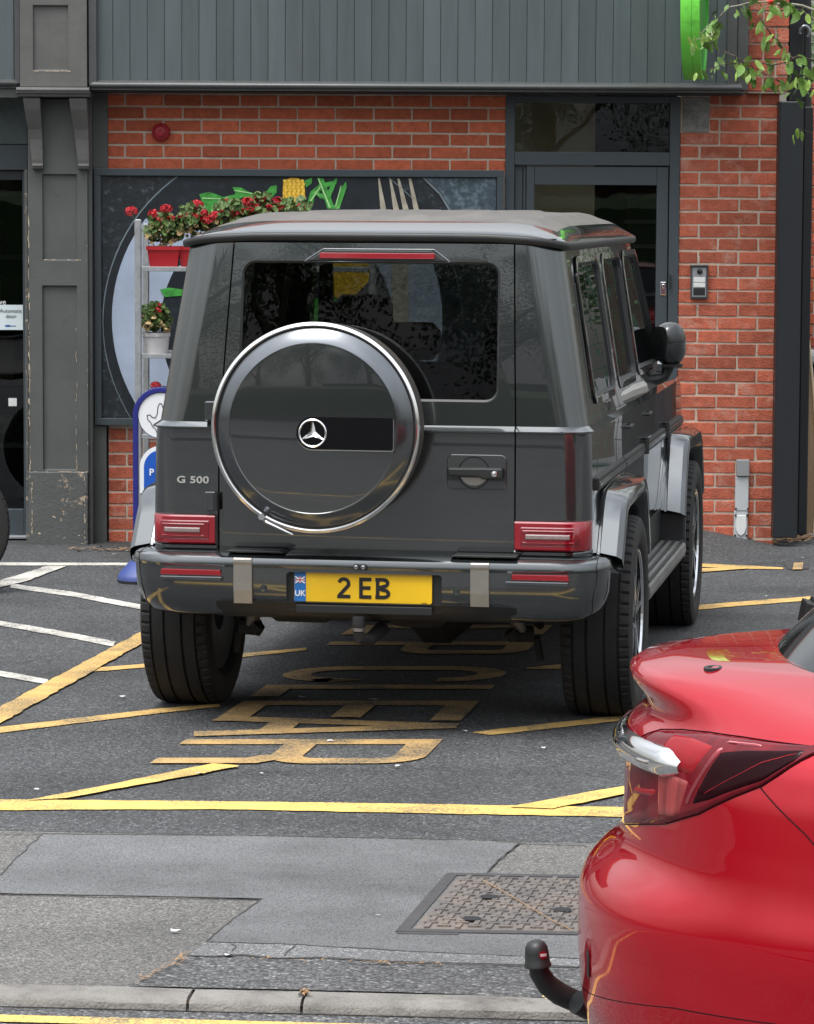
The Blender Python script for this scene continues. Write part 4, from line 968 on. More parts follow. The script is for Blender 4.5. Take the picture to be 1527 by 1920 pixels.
b = MB(); n = len(outer[0]); b.grid(outer+inner[::-1], closed_u=True, closed_v=True)
me = b.mesh('shell'); bm = bmesh.new(); bm.from_mesh(me); bmesh.ops.recalc_face_normals(bm, faces=bm.faces); bm.to_mesh(me); bm.free()
def ypr(poly, y0, y1): return MB().prism(poly, lambda u, v, d: (u, d, v), y0, y1)
def xpr(poly, x0, x1): return MB().prism(poly, lambda u, v, d: (d, u, v), x0, x1)
gate = lambda g: [(-.569-g, .684-g), (.557+g, .684-g), (.557+g, 1.15), (.542+g, 1.850+g), (-.518-g, 1.850+g), (-.566-g, 1.15)]
win_r = rrect(-.484, .492, 1.262, 1.780, .05)
win_r = [(x-(.012 if x < 0 else 0)*(1.78-z)/.5, z) for x, z in win_r]
SIDEW = [rrect(-.34, .38, 1.262, 1.772, .05), rrect(.58, 1.26, 1.272, 1.772, .05), rrect(1.42, 2.02, 1.285, 1.772, .05)]
SIDEW[2] = [(y+(.30*(1.78-z)/.5 if y > 1.7 else 0), z) for y, z in SIDEW[2]]
wind = [(-.70, 1.22), (.70, 1.22), (.655, 1.79), (-.655, 1.79)]
arch = lambda yc: [(yc+.47*math.cos(R(a)), .40+.47*math.sin(R(a))) for a in range(-20, 201, 10)]+[(yc-.47, .3), (yc+.47, .3)]
cut = [ypr(gate(.0035), -.9, -.55), ypr(wind, 1.7, 2.9)]
for sg in (-1, 1):
    for wv in SIDEW: cut.append(xpr(wv, sg*.6, sg*.95))
    for yc in (0, 2.89): cut.append(xpr(arch(yc), sg*.55, sg*1.0))
# door shut lines
for sg in (-1, 1):
    for ys in (.47, 1.335, 2.36):
        cut.append(MB().box(min(sg*.815-.0, sg*.9), max(sg*.815, sg*.9), ys-.003, ys+.003, .66, 1.16))
def wn(o): m_ = o.modifiers.new('w', 'WEIGHTED_NORMAL'); m_.keep_sharp = True; m_.weight = 60; return o
wn(finish('body', boolean(me.copy(), cut), 'car_grey', suv, smooth=True, ang=22))
tm = boolean(me.copy(), [ypr(gate(-.0025), -.9, -.55)], 'INTERSECT')
tm = boolean(tm, [ypr(win_r, -.9, -.5)])
tg = wn(finish('tailgate', tm, 'car_grey', suv, smooth=True, ang=22))
b = ypr(gate(-.02), -.655, -.648); b = MB(); b.box(-.60, -.53, -.665, -.66, .66, 1.15); b.box(.53, .58, -.665, -.66, .66, 1.15); b.box(-.62, .62, -.66, -.655, .62, .70); b.build('gap_seal', 'black', suv)
for xs_ in ((-.55, -.50), (.515, .56)):
    b = MB(); b.add([(x, y+.040, z) for x, y, z in ((xs_[0], yrz(1.17), 1.17), (xs_[1], yrz(1.17), 1.17), (xs_[1], yrz(1.84), 1.84), (xs_[0], yrz(1.84), 1.84))], [(0,1,2,3)]); b.build('gap_seal', 'black', suv)
# rear window
def rear_y(x, z): q = 1-(x/.7)**2; return yrz(z)-.014*max(0, q)
def grow(poly, g):
    cx = sum(p[0] for p in poly)/len(poly); cz_ = sum(p[1] for p in poly)/len(poly); out = []
    for i in range(len(poly)):
        a, c = Vector(poly[i-1]), Vector(poly[(i+1) % len(poly)]); t = (c-a).normalized(); nn = Vector((t.y, -t.x)); p = Vector(poly[i])
        if nn.dot(p-Vector((cx, cz_))) < 0: nn = -nn
        out.append(tuple(p+nn*g))
    return out
def pane(name, poly, fn, m, parent, seal=.008, off=.006):
    b = MB(); b.prism(grow(poly, .001), lambda u, v, d: fn(u, v, d), off, off+.005); o = b.build(name, m, parent, fix=True)
    b = MB(); n_ = len(poly); i2 = grow(poly, -seal)
    b.v = [tuple(fn(u, v, .0005)) for u, v in poly]+[tuple(fn(u, v, off-.001)) for u, v in i2]+[tuple(fn(u, v, .02)) for u, v in i2]+[tuple(fn(u, v, .02)) for u, v in poly]
    b.f = [(k*n_+i, k*n_+(i+1) % n_, ((k+1) % 4)*n_+(i+1) % n_, ((k+1) % 4)*n_+i) for k in range(4) for i in range(n_)]
    b.build('seal', 'black_trim', o, fix=True)
    return o
pane('rear_window', win_r, lambda u, v, d: (u, rear_y(u, v)+d, v), 'rear_glass', suv)
for sg in (-1, 1):
    for k, wv in enumerate(SIDEW):
        pane('side_window', wv, lambda u, v, d, sg=sg, ym=(.02, .92, 1.75)[k]: (sg*(hwz(v)+.007-d+.028*(u-ym)), u, v), 'rear_glass' if k < 2 else 'side_glass', suv, .012, .012+.006*(k > 0))
        b = MB(); g = grow(wv, .026); g2 = grow(wv, .002); n_ = len(wv)     # pressed frame round the opening
        vs = []
        for pl_, o_ in ((g, .001), (g, .006), (g2, .008), (g2, -.006)): vs += [(sg*(hwz(min(1.84, v))+.006+o_), u, v) for u, v in pl_]
        b.v = vs; b.f = [(q*n_+i, q*n_+(i+1) % n_, (q+1)*n_+(i+1) % n_, (q+1)*n_+i) for q in range(3) for i in range(n_)]
        b.build('window_frame', 'car_grey', suv, smooth=True, fix=True, ang=50)
b = MB(); b.prism(wind, lambda u, v, d: (u, yfz(v)+.04*(1-(u/.7)**2)-d, v), .008, .013); b.build('windscreen', 'clear_glass', suv, fix=True)

# roof
def roof_z(x, y):
    hw, y0, y1 = .727, -.684, 2.10
    ax = min(1, abs(x)/hw); ex_ = max(0, 1-ax**7)**.55
    e1 = itp([(0,.0),(.008,.10),(.022,.18),(.10,.33),(.20,.50),(.28,.62),(.40,.80),(.60,.95),(.80,1.0)], y-y0)[0]
    t2 = min(1, max(0, (y1-y)/.6)); e2 = 1-(1-t2)**2.2
    z = 1.848+.032*(1-ax**6)+.082*ex_*e1*(.35+.65*e2)
    for k in range(6):                           # pressed ribs running forward
        d = abs(x-(-.55+.22*k)); h = min(1, max(0, (.050-d)/.018)); h = h*h*(3-2*h)
        z += .007*h*min(1, max(0, (y+.36)/.10))*min(1, max(0, (1.75-y)/.2))
    return z
b = MB(); rows = []
xsr = sorted(set([-.727, -.725, -.721, -.713, -.70, -.67, -.64]+[round(-.60+.015*k, 3) for k in range(81)]+[.64, .67, .70, .713, .721, .725, .727]))
ysr = [-.684, -.682, -.679, -.672, -.66, -.64, -.61, -.58, -.54, -.50, -.46, -.42, -.40, -.37, -.34, -.31, -.28, 0, .5, 1.0, 1.4, 1.55, 1.65, 1.75, 1.85, 1.95, 2.03, 2.08, 2.10]
for y in ysr:
    rw = []
    for x in xsr:
        # round the plan corners
        cx, cy = x, y; r = .13
        if y < -.684+r and abs(x) > .727-r:
            dx, dy = abs(x)-(.727-r), (-.684+r)-y; mx_ = max(dx, dy); L_ = math.hypot(dx, dy)
            if L_ > 1e-6: s_ = mx_/L_; cx = math.copysign(.727-r+dx*s_, x); cy = -.684+r-dy*s_
        rw.append((cx, cy, roof_z(x, y)))
    rows.append(rw)
b.grid(rows); roof = b.build('roof', 'car_grey_dusty', suv, smooth=True, fix=True, ang=60)
roof.data.materials.append(MATS['car_grey'])      # rain keeps the rounded edges clean
for p in roof.data.polygons:
    if p.center.y < -.415 or abs(p.center.x) > .66: p.material_index = 1
# drip rail
b = MB(); rp = ring(.728, -.688, 2.10, .135, 1.858, .014); n_ = len(rp)
lo = min(range(n_), key=lambda i: rp[i][0]-rp[i][1]*.0+abs(rp[i][1]-2.10)*5)
order = sorted(range(n_), key=lambda i: 0)
k0 = next(i for i in range(n_) if rp[i][1] > 1.9 and rp[i][0] < -.6 and rp[(i+1) % n_][1] < rp[i][1])
seq = [rp[(k0+i) % n_] for i in range(n_)]
seq = [(p[0], p[1], 1.841+.032*(1-min(1, abs(p[0])/.728)**6)) for p in seq if p[1] < 2.0]
rows = []
cs = [(-.012, -.014), (.006, -.016), (.013, -.006), (.012, .008), (.004, .014), (-.014, .014)]
for i, p in enumerate(seq):
    a, c = Vector(seq[max(0, i-1)]), Vector(seq[min(len(seq)-1, i+1)]); t = (c-a).normalized(); nn = Vector((t.y, -t.x, 0))
    rows.append([tuple(Vector(p)+nn*u+Vector((0, 0, v))) for u, v in cs])
b.grid(rows, closed_u=True); b.f += [tuple(range(6)), tuple(range(6*(len(seq)-1), 6*len(seq)))[::-1]]
b.build('drip_rail', 'black_trim', suv, smooth=True, fix=True, ang=60)
b = MB(); b.box(-.69, .69, -.66, 2.04, 1.845, 1.868); b.build('roof_lining', 'black', suv)
# raised third stop lamp
b = MB(); b.prism([(-.235, 1.781), (.295, 1.781), (.235, 1.822), (-.165, 1.822)], lambda u, v, d: (u, rear_y(u, v)+d, v), -.022, .012); hb = b.build('stop_lamp', 'black_trim', suv, bevel=.004)
b = MB(); b.prism(rrect(-.185, .25, 1.790, 1.812, .004, 3), lambda u, v, d: (u, rear_y(u, v)+d, v), -.028, -.015); b.build('red_lens', 'red_lens', hb, bevel=.002)
b = MB(); b.prism([(-.25, 1.776), (.31, 1.776), (.30, 1.788), (.245, 1.829), (-.175, 1.829), (-.24, 1.788)], lambda u, v, d: (u, rear_y(u, v)+d, v), -.006, .010); b.build('lamp_moulding', 'car_grey', hb, bevel=.004)

# spare wheel cover
CX, CZ = -.158, 1.171
cv = lambda a, d, h: (CX+a, h, CZ+d)
sp = MB(); sp.lathe([(.02,-.72),(.30,-.72),(.368,-.745),(.384,-.79),(.386,-.87),(.384,-.925),(.372,-.935)], cv, 96); sw = sp.build('spare_wheel_cover', 'cover_side', suv, smooth=True, ang=40)
b = MB(); b.lathe([(.378,-.918),(.389,-.922),(.392,-.931),(.389,-.942),(.379,-.946),(.374,-.942)], cv, 128); b.build('chrome_ring', 'chrome_dusty', sw, smooth=True, ang=60)
b = MB(); b.lathe([(.374,-.939),(.3715,-.941),(.366,-.937)], cv, 128); b.build('black_gasket', 'black', sw, smooth=True)
b = MB(); b.lathe([(.368,-.938),(.362,-.9420),(.318,-.980),(.3135,-.9805)], cv, 128); b.build('cover_rim', 'cover_rim', sw, smooth=True, ang=50)
b = MB(); b.lathe([(.3135,-.9805),(.311,-.9775),(.306,-.978)]+[(.306*(1-k/14), -.978-.013*(1-(1-k/14)**2)) for k in range(1, 14)]+[(.001,-.991)], cv, 128); b.build('cover_disc', 'cover_grey', sw, smooth=True, ang=30)
BX0, BZ = -.157, 1.156
bar = [(BX0+.06*math.cos(R(a)), BZ+.06*math.sin(R(a))) for a in range(90, 271, 10)]+[(.138, BZ-.06), (.143, BZ-.055), (.143, BZ+.055), (.138, BZ+.06)]
b = MB(); b.prism([(x+.0005, z-.0032) for x, z in bar], lambda u, v, d: (u, d, v), -.9915, -.96); b.build('badge_edge', 'badge_silver', sw)
b = MB(); b.prism(bar, lambda u, v, d: (u, d, v), -.9935, -.96); b.build('badge_panel', 'piano_black', sw)
st_ = lambda a, d, h: (BX0+.002+a, h, BZ+d)
star = MB(); star.lathe([(.045,-.9935),(.046,-1.000),(.0495,-1.0025),(.053,-1.000),(.054,-.9935)], st_, 64)
for k in range(3):
    a = R(90+120*k); d1 = Vector((math.cos(a), math.sin(a))); p = Vector((-d1.y, d1.x)); tip = d1*.049
    q = [p*.0105+d1*.005, tip+p*.001, tip-p*.001, -p*.0105+d1*.005]
    ctr = (BX0+.002, -1.006, BZ); mk = lambda v, y=-.995: (BX0+.002+v.x, y, BZ+v.y)
    tt = (BX0+.002+tip.x, -.998, BZ+tip.y)
    star.add([ctr, mk(q[0]), mk(q[1]), mk(q[2]), mk(q[3]), tt], [(0,1,2,5),(0,5,3,4)])
star.build('star_emblem', 'chrome', sw, fix=False)
b = MB(); b.tube([(-.345, -.955, .83), (-.33, -.965, .822), (-.235, -.96, .778)], [.006, .007, .005], 8); b.build('clamp_lever', 'chrome_dusty', sw, smooth=True)
b = MB(); b.tube([(-.352, -.94, .842), (-.352, -.972, .842)], .012, 10); b.build('clamp_bolt', 'chrome', sw, smooth=True)
# wheel carrier behind it
b = MB(); b.box(-.35, .05, -.76, -.715, 1.0, 1.34); b.build('wheel_carrier', 'black_trim', sw)

# tailgate furniture
def rslab(name, poly, y0, y1, m, parent, bevel=.002): return ypr(poly, y0, y1).build(name, m, parent, bevel=bevel)
hb = rslab('handle_recess', rrect(.302, .527, .938, 1.068, .022), -.7325, -.70, 'car_grey', suv, .003)
rslab('handle_dish', rrect(.307, .522, .943, 1.063, .020), -.7335, -.70, 'car_grey', hb, 0)
b = MB(); b.lathe([(.001,-.720),(.045,-.725),(.058,-.7345),(.061,-.7345),(.061,-.72)], lambda a, d, h: (.405+a, h, 1.0+d), 32); b.build('finger_cup', 'black_gloss', hb, smooth=True)
b = MB(); b.add([(.405+.052*math.cos(R(a)), -.7365, .998+.045*math.sin(R(a))) for a in range(200, 341, 10)], [tuple(range(15))]); b.build('cup_shine', 'brushed', hb)  # flat bright crescent standing in for the shine inside the cup
rslab('handle_bar', [(.31,.990),(.31,1.019),(.44,1.021),(.515,1.020),(.517,1.0),(.515,.979),(.44,.979),(.43,.986)], -.772, -.742, 'black_trim', hb, .006)
b = MB(); b.lathe([(.011,-.77),(.011,-.777),(.001,-.779)], lambda a, d, h: (.487+a, h, 1.0+d), 16); b.build('lock', 'chrome', hb, smooth=True)
for z0, z1 in ((1.18, 1.252), (.838, .912)):
    hg = rslab('hinge', rrect(-.618, -.575, z0, z1, .006, 3), -.744, -.70, 'car_grey', suv, .004)
    b = MB(); b.tube([(-.572, -.742, z0+.004), (-.572, -.742, z1-.004)], .013, 12); b.build('hinge_pin', 'bumper_black', hg, smooth=True)
MB_ = lambda x, y, z: Matrix.Translation((x, y, z)) @ Matrix.Rotation(R(90), 4, 'X')
text_mesh('model_badge', 'G 500', .036, 'badge_silver', suv, MB_(-.667, -.7245, .953), .002, .0007, spacing=1.05, sx=1.32)
# lamps
for sg in (-1, 1):
    x0, x1 = (-.822, -.578) if sg < 0 else (.560, .838)
    z0, z1 = .714, .822
    def lfn(u, v, d, sg=sg):     # wraps the rounded corner
        a = abs(u)-.738; y = -.716
        if a > 0: y = -.716+.10*(1-math.sqrt(max(0, 1-min(.98, a/.10)**2)))
        return (u, y+d, v)
    def lens(xa, xb, za, zb, r): return [p for p in rrect(xa, xb, za, zb, r, 4)]
    def dense(poly):
        out = []
        for i in range(len(poly)):
            a, c = poly[i], poly[(i+1) % len(poly)]; n_ = max(1, int(math.dist(a, c)/.012))
            out += [(a[0]+(c[0]-a[0])*k/n_, a[1]+(c[1]-a[1])*k/n_) for k in range(n_)]
        return out
    def curved(name, xa, xb, za, zb, d0, d1, m, parent, r=.008):
        # grid front following the corner
        bb = MB(); nx = 16; fr, bk = [], []
        for k in range(nx+1):
            u = xa+(xb-xa)*k/nx; fr.append(u)
        rows = []
        for zz, dd in ((za, d1), (za, d0+.006), (za+.006, d0), (zb-.006, d0), (zb, d0+.006), (zb, d1)): rows.append([lfn(u, zz, dd) for u in fr])
        bb.grid(rows); m_ = nx+1
        bb.f += [tuple(q*m_ for q in range(6)), tuple(q*m_+nx for q in range(6))[::-1]]
        return bb.build(name, m, parent, smooth=True, fix=True, ang=40)
    lm = curved('tail_lamp', x0, x1, z0, z1, -.030, .02, 'red_lens', suv)
    i0, i1 = (x0+.020, x1-.012) if sg < 0 else (x0+.012, x1-.026)
    curved('inner_lens', i0+.012, i1-.012, z0+.016, z1-.018, -.034, .0, 'red_lens_deep', lm)
    rim_ = MB()
    curved('lens_rail', i0+.018, i1-.03, z0+.026, z0+.036, -.037, .0, 'red_lens', lm); curved('lens_rail', i0+.018, i1-.03, z1-.04, z1-.028, -.037, .0, 'red_lens', lm)
    curved('reversing_lens', i0+.03, i1-.045, z0+.040, z0+.064, -.038, .0, 'lens_bar', lm)
    curved('lamp_housing', x0-.004, x1+.003, z0-.024, z0-.001, -.012, .02, 'car_grey', lm)

# bumper
def bpath(off, z, n=10):
    hw, yb, r = .915+off, -.835-off, .21+off*.6
    pts = [(-hw+.012, -.47, z)]
    for k in range(n+1):
        a = R(180+90*k/n); pts.append((-hw+r+r*math.cos(a), yb+r+r*math.sin(a), z))
    for k in range(1, 12):
        x = (-hw+r)+(2*hw-2*r)*k/12; pts.append((x, yb-.018*(1-(x/(hw-r))**2), z))
    for k in range(n+1):
        a = R(270+90*k/n); pts.append((hw-r+r*math.cos(a), yb+r+r*math.sin(a), z))
    pts.append((hw-.012, -.47, z)); return pts
prof = [(-.20,.692),(-.13,.692),(-.05,.688),(-.022,.683),(-.006,.674),(0,.661),(.001,.648),(-.006,.639),(-.008,.60),(-.010,.56),(-.018,.53),(-.034,.495),(-.06,.462),(-.10,.445),(-.16,.44)]
b = MB(); inn = [(-.20,.44), (-.24,.46), (-.24,.68)]
b.grid([bpath(o_, z) for o_, z in prof]+[bpath(o_, z) for o_, z in inn], closed_v=True); L_ = len(bpath(0, 0)); nr_ = len(prof)+3
b.f += [tuple(k*L_ for k in range(nr_)), tuple(k*L_+L_-1 for k in range(nr_))[::-1]]
bme = b.mesh('bumper'); bm = bmesh.new(); bm.from_mesh(bme); bmesh.ops.recalc_face_normals(bm, faces=bm.faces); bm.to_mesh(bme); bm.free()
low = [(-.62,.40),(.64,.40),(.60,.47),(.555,.508),(.48,.515),(-.48,.515),(-.555,.508),(-.60,.47)]
bcut = [ypr(rrect(-.284, .302, .478, .626, .012), -1.0, -.812), ypr([(-.54,.604),(-.53,.628),(-.765,.628),(-.765,.604)], -1.0, -.829), ypr([(.56,.612),(.56,.636),(.775,.636),(.775,.612)], -1.0, -.829)]
bmp = wn(finish('bumper', boolean(bme, bcut), 'car_grey', suv, smooth=True, ang=30))
b = MB(); xs_ = [-.62+1.26*k/20 for k in range(21)]
def by(x): return -.853+.018*min(1, (x/.70)**2)
rows = []
for inw, z in ((.030, .516), (.015, .513), (.026, .495), (.052, .462), (.092, .443), (.15, .436)):
    rows.append([(x, by(x)+inw+.05*max(0, (abs(x-.01)-.50)/.13)**2, z-(.03*max(0, (abs(x-.01)-.50)/.13)**2 if z > .48 else 0)) for x in xs_])
b.grid(rows); b.build('lower_valance', 'bumper_black', bmp, smooth=True, ang=50)
rslab('plate_recess', rrect(-.282, .300, .480, .624, .012), -.816, -.79, 'black_trim', bmp, 0)
rslab('plate_holder', rrect(-.245, .268, .476, .505, .004, 3), -.85, -.82, 'bumper_black', bmp)
np_ = rslab('number_plate', rrect(-.256, .264, .515, .626, .008, 4), -.828, -.8165, 'plate_yellow', suv, .001)
PYL = -.8295
fl_ = lambda name, x0, x1, z0, z1, m, k=0: ypr([(x0,z0),(x1,z0),(x1,z1),(x0,z1)], PYL-.0005*k, -.8275).build(name, m, np_)
fl_('country_band', -.255, -.212, .516, .625, 'plate_blue')
fl_('flag', -.252, -.216, .584, .608, mat('flag_blue', (.03,.05,.25), .4), 1)
for k, q in enumerate((stroke([(-.252,.584),(-.216,.608)], .005), stroke([(-.252,.608),(-.216,.584)], .005))):
    ypr([tuple(p) for p in q[0]], PYL-.001, -.828).build('flag_saltire', 'sign_white', np_)
fl_('flag_cross', -.252, -.216, .5925, .5995, 'sign_white', 3); fl_('flag_cross', -.2375, -.2305, .584, .608, 'sign_white', 3)
fl_('flag_cross', -.252, -.216, .5943, .5977, 'flag_red', 4); fl_('flag_cross', -.2357, -.2323, .584, .608, 'flag_red', 4)
text_mesh('country_letters', 'UK', .030, 'sign_white', np_, MB_(-.2335, PYL-.001, .545), .0004, .0006)
def glyph(strokes, w_, ox, oz):
    bb = MB()
    for k, path in enumerate(strokes):
        for q in stroke(path, w_): bb.prism([(ox+u, oz+v) for u, v in q], lambda u, v, d: (u, d, v), PYL-.0006-.0002*k, -.8285)
    return bb.build('plate_character', 'plate_black', np_, fix=False)
arc = lambda cx, cy, rx, ry, a0, a1, n=12: [(cx+rx*math.cos(R(a0+(a1-a0)*k/n)), cy+ry*math.sin(R(a0+(a1-a0)*k/n))) for k in range(n+1)]
H_, W_ = .079, .050; t_ = .0135; h_ = t_/2
glyph([arc(W_/2, H_-.0245, W_/2-h_, .0245-h_, 165, -20)+[(h_*1.2, h_*1.6)], [(0, h_), (W_, h_)]], t_, -.093, .5305)
ex0 = -.010
glyph([[(h_, 0), (h_, H_)], [(t_*.6, H_-h_), (W_*.92, H_-h_)], [(t_*.6, H_*.51), (W_*.86, H_*.51)], [(t_*.6, h_), (W_*.92, h_)]], t_, ex0, .5305)
bx0 = .051
glyph([[(h_+.002, 0), (h_+.002, H_)], [(0, H_-h_), (W_*.6, H_-h_)]+arc(W_*.6, H_*.755, .0165, H_*.245-h_, 90, -90, 8)+[(t_*.6, H_*.51)], [(0, h_), (W_*.62, h_)]+arc(W_*.62, H_*.255, .019, H_*.255-h_, -90, 90, 8)+[(t_*.6, H_*.51)]], t_, bx0, .5305)
fl_('maker_line', .225, .245, .5185, .520, 'plate_black')
for x0, x1, z0, z1 in ((-.765,-.532,.606,.627), (.562,.775,.614,.635)): rslab('reflector', [(x0,z0),(x1,z0),(x1-.004,z1),(x0+.002,z1)], -.842, -.80, 'reflector_red', bmp, .002)
for x0, x1, z0 in ((-.765,-.528,.598),(.54,.775,.606)): rslab('reflector_ledge', [(x0,z0-.010),(x1,z0-.014),(x1,z0+.004),(x0,z0+.004)], -.85, -.80, 'car_grey', bmp, .003)
for x0, x1, z0, z1 in ((-.484,-.413,.503,.690), (.410,.480,.511,.690)):
    s2 = MB(); yb = -.853+.018*((x0+x1)/2/.70)**2
    pf = [(.012, .6765), (-.001, .6755), (-.0065, .670), (-.0075, .660), (-.0045, .648), (-.0035, z0+.05), (.004, z0), (.02, z0)]
    s2.grid([[(x, yb+u, z) for u, z in pf] for x in (x0, x1)]); n_ = len(pf); s2.f += [tuple(range(n_)), tuple(range(n_, 2*n_))[::-1]]
    s2.build('metal_strap', 'brushed', bmp, fix=True, bevel=.002)
    ypr([(x0-.03, .6925), (x1+.12, .6925), (x1+.10, .702), (x0-.03, .702)] if x0 < 0 else [(x0-.08, .6925), (x1+.10, .6925), (x1+.10, .702), (x0-.065, .702)], -.83, -.74).build('step_pad', 'black_trim', bmp, bevel=.003)
for x, z, yy in ((-.752,.557,-.775),(-.372,.56,-.843),(.358,.563,-.842),(.749,.566,-.785)):
    b = MB(); b.lathe([(.0135,yy+.03),(.0135,yy-.002),(.0115,yy-.002),(.0110,yy+.003),(.0100,yy+.003),(.0098,yy-.003),(.001,yy-.004)], lambda a, d, h: (x+a, h, z+d), 20); b.build('parking_sensor', 'car_grey', bmp, smooth=True)
cm = MB(); cm.prism(rrect(-.028, .026, .640, .662, .009), lambda u, v, d: (u, d, v), -.868, -.84); cmo = cm.build('reversing_camera', 'black_trim', bmp, bevel=.003)
for x in (-.015, .012):
    b = MB(); b.lathe([(.0085,-.868),(.0085,-.873),(.005,-.875),(.001,-.874)], lambda a, d, h: (x+a, h, .651+d), 16); b.build('camera_lens', 'steel_ring', cmo, smooth=True)
# tow ball
tb = MB(); tb.tube([(-.008, -.85, .468), (-.008, -.85, .455), (-.008, -.85, .43), (-.008, -.85, .425)], [.024, .026, .026, .021], 16); tbo = tb.build('tow_ball', 'bumper_black', suv, smooth=True, ang=40)
b = MB(); b.tube([(-.008, -.85, .425), (-.008, -.85, .412), (-.008, -.85, .408)], [.021, .022, .015], 16); b.build('collar', 'under_metal', tbo, smooth=True)
b = MB(); b.tube([(-.008, -.85, .41), (-.006, -.845, .385), (.02, -.80, .37), (.05, -.68, .40)], [.02, .022, .024, .03], 12); b.build('tow_arm', 'under', tbo, smooth=True)

# wheel arch flares, swept along a faceted arch
def flare(yc, sg, front):
    P = [(-.60,.685),(-.585,.70),(-.50,.80),(-.435,.868),(-.40,.888),(-.35,.900),(0,.915),(.34,.915),(.40,.905),(.44,.885),(.49,.82),(.58,.66),(.60,.62)]
    Q = [(-.545,.62),(-.535,.66),(-.455,.765),(-.405,.82),(-.375,.838),(-.33,.848),(0,.856),(.32,.856),(.37,.847),(.405,.825),(.45,.765),(.53,.63),(.545,.58)]
    if front: P = [(-.575,.585),(-.54,.69),(-.50,.76),(-.44,.865),(-.40,.905),(-.35,.925)]+P[6:]; Q = [(-.515,.56),(-.485,.65),(-.455,.73),(-.41,.81),(-.375,.842),(-.33,.86)]+Q[6:]
    bb = MB(); rows = []
    for (py, pz), (qy, qz) in zip(P, Q):
        rows.append([(sg*.815, yc+py, pz+.012), (sg*.850, yc+py, pz+.012), (sg*.853, yc+py, pz+.006), (sg*.862, yc+py, pz+.006), (sg*.865, yc+py, pz+.012), (sg*.925, yc+py+.002, pz), (sg*.945, yc+py+(.012 if py < 0 else -.012), pz-.012), (sg*.950, yc+(py*.4+qy*.6), pz*.4+qz*.6), (sg*.948, yc+qy, qz), (sg*.93, yc+qy*.99, qz-.005), (sg*.78, yc+qy*.98, qz-.004)])
    bb.grid(rows); return bb.build('wheel_arch_flare', 'car_grey', suv, smooth=True, fix=True, ang=28)
for sg in (-1, 1):
    flare(0, sg, False); flare(2.89, sg, True)
    for yc in (0, 2.89):
        bb = MB(); n_ = 20; rows = []
        for k in range(n_+1):
            a = R(18+144*k/n_); rows.append([(sg*x, yc+.465*math.cos(a), .40+.465*math.sin(a)) for x in (.835, .55)])
        bb.grid(rows); c_ = len(bb.v); bb.add([(sg*.55, yc+.465*math.cos(R(a)), .40+.465*math.sin(R(a))) for a in range(18, 163, 9)], [tuple(range(17))]); bb.build('wheel_arch_liner', 'under', suv)

# wheels
def tyre_mesh():
    N = 288; rows = []; hw = .1375
    prof = [(-.110,.262,0),(-.131,.285,0),(-.1395,.325,0),(-.137,.362,0),(-.1285,.382,0),(-.119,.3885,1),(-.100,.3925,1),(-.0925,.393,0),(-.0915,.384,0),(-.0835,.384,0),(-.0825,.394,0),(-.040,.395,0),(-.039,.385,0),(-.030,.385,0),(-.029,.395,0),(.029,.395,0),(.030,.385,0),(.039,.385,0),(.040,.395,0),(.0825,.394,0),(.0835,.384,0),(.0915,.384,0),(.0925,.393,0),(.100,.3925,1),(.119,.3885,1),(.1285,.382,0),(.137,.362,0),(.1395,.325,0),(.131,.285,0),(.110,.262,0)]
    for k in range(N):
        a = 2*math.pi*k/N; g = 1 if k % 5 == 0 else 0
        rows.append([(x, (r-(.010 if (sh and g) else 0))*math.cos(a), (r-(.010 if (sh and g) else 0))*math.sin(a)) for x, r, sh in prof])
    b = MB(); b.grid(rows, closed_v=True); me = b.mesh('tyre'); me.materials.append(MATS['rubber']); me.materials.append(MATS['rubber_side'])
    for p in me.polygons:
        if abs(p.center.x) > .1275: p.material_index = 1
    bm = bmesh.new(); bm.from_mesh(me); bmesh.ops.recalc_face_normals(bm, faces=bm.faces); bm.to_mesh(me); bm.free()
    me.polygons.foreach_set('use_smooth', [True]*len(me.polygons)); me.set_sharp_from_angle(angle=R(32)); return me
TY = tyre_mesh()
b = MB(); fnx = lambda a, d, h: (h, a, d)
b.lathe([(.10,-.10),(.25,-.11),(.262,-.118),(.266,-.112),(.258,-.10),(.245,.05),(.24,.085),(.258,.108),(.267,.117),(.262,.124),(.255,.118),(.246,.10)], fnx, 64); RM = b.mesh('rim'); RM.materials.append(MATS['dark_rim'])
b = MB()
for k in range(5):
    for off in (-.16, .16):
        a0 = 2*math.pi*k/5+off*.55; a1 = 2*math.pi*k/5+off*1.25
        p0, p1 = Vector((math.cos(a0), math.sin(a0)))*.045, Vector((math.cos(a1), math.sin(a1)))*.252; d = (p1-p0).normalized(); q = Vector((-d.y, d.x))
        pts = [p0+q*.018, p0-q*.018, p1-q*.012, p1+q*.012]
        b.prism([tuple(v) for v in pts], lambda u, v, d_: (d_, u, v), .07, .112)
b.lathe([(.001,.118),(.03,.118),(.05,.11),(.06,.09),(.06,.05)], fnx, 32); SPK = b.mesh('spokes'); SPK.materials.append(MATS['dark_rim'])
b = MB()
for k in range(5):
    for off in (-.16, .16):
        a0 = 2*math.pi*k/5+off*.55; a1 = 2*math.pi*k/5+off*1.25
        p0, p1 = Vector((math.cos(a0), math.sin(a0)))*.05, Vector((math.cos(a1), math.sin(a1)))*.250; d = (p1-p0).normalized(); q = Vector((-d.y, d.x))
        b.prism([tuple(v) for v in (p0+q*.014, p0-q*.014, p1-q*.009, p1+q*.009)], lambda u, v, d_: (d_, u, v), .111, .1165)
b.lathe([(.246,.116),(.250,.1245),(.258,.126),(.262,.1245)], fnx, 64); SPB = b.mesh('spoke_faces'); SPB.materials.append(MATS['bright_rim'])
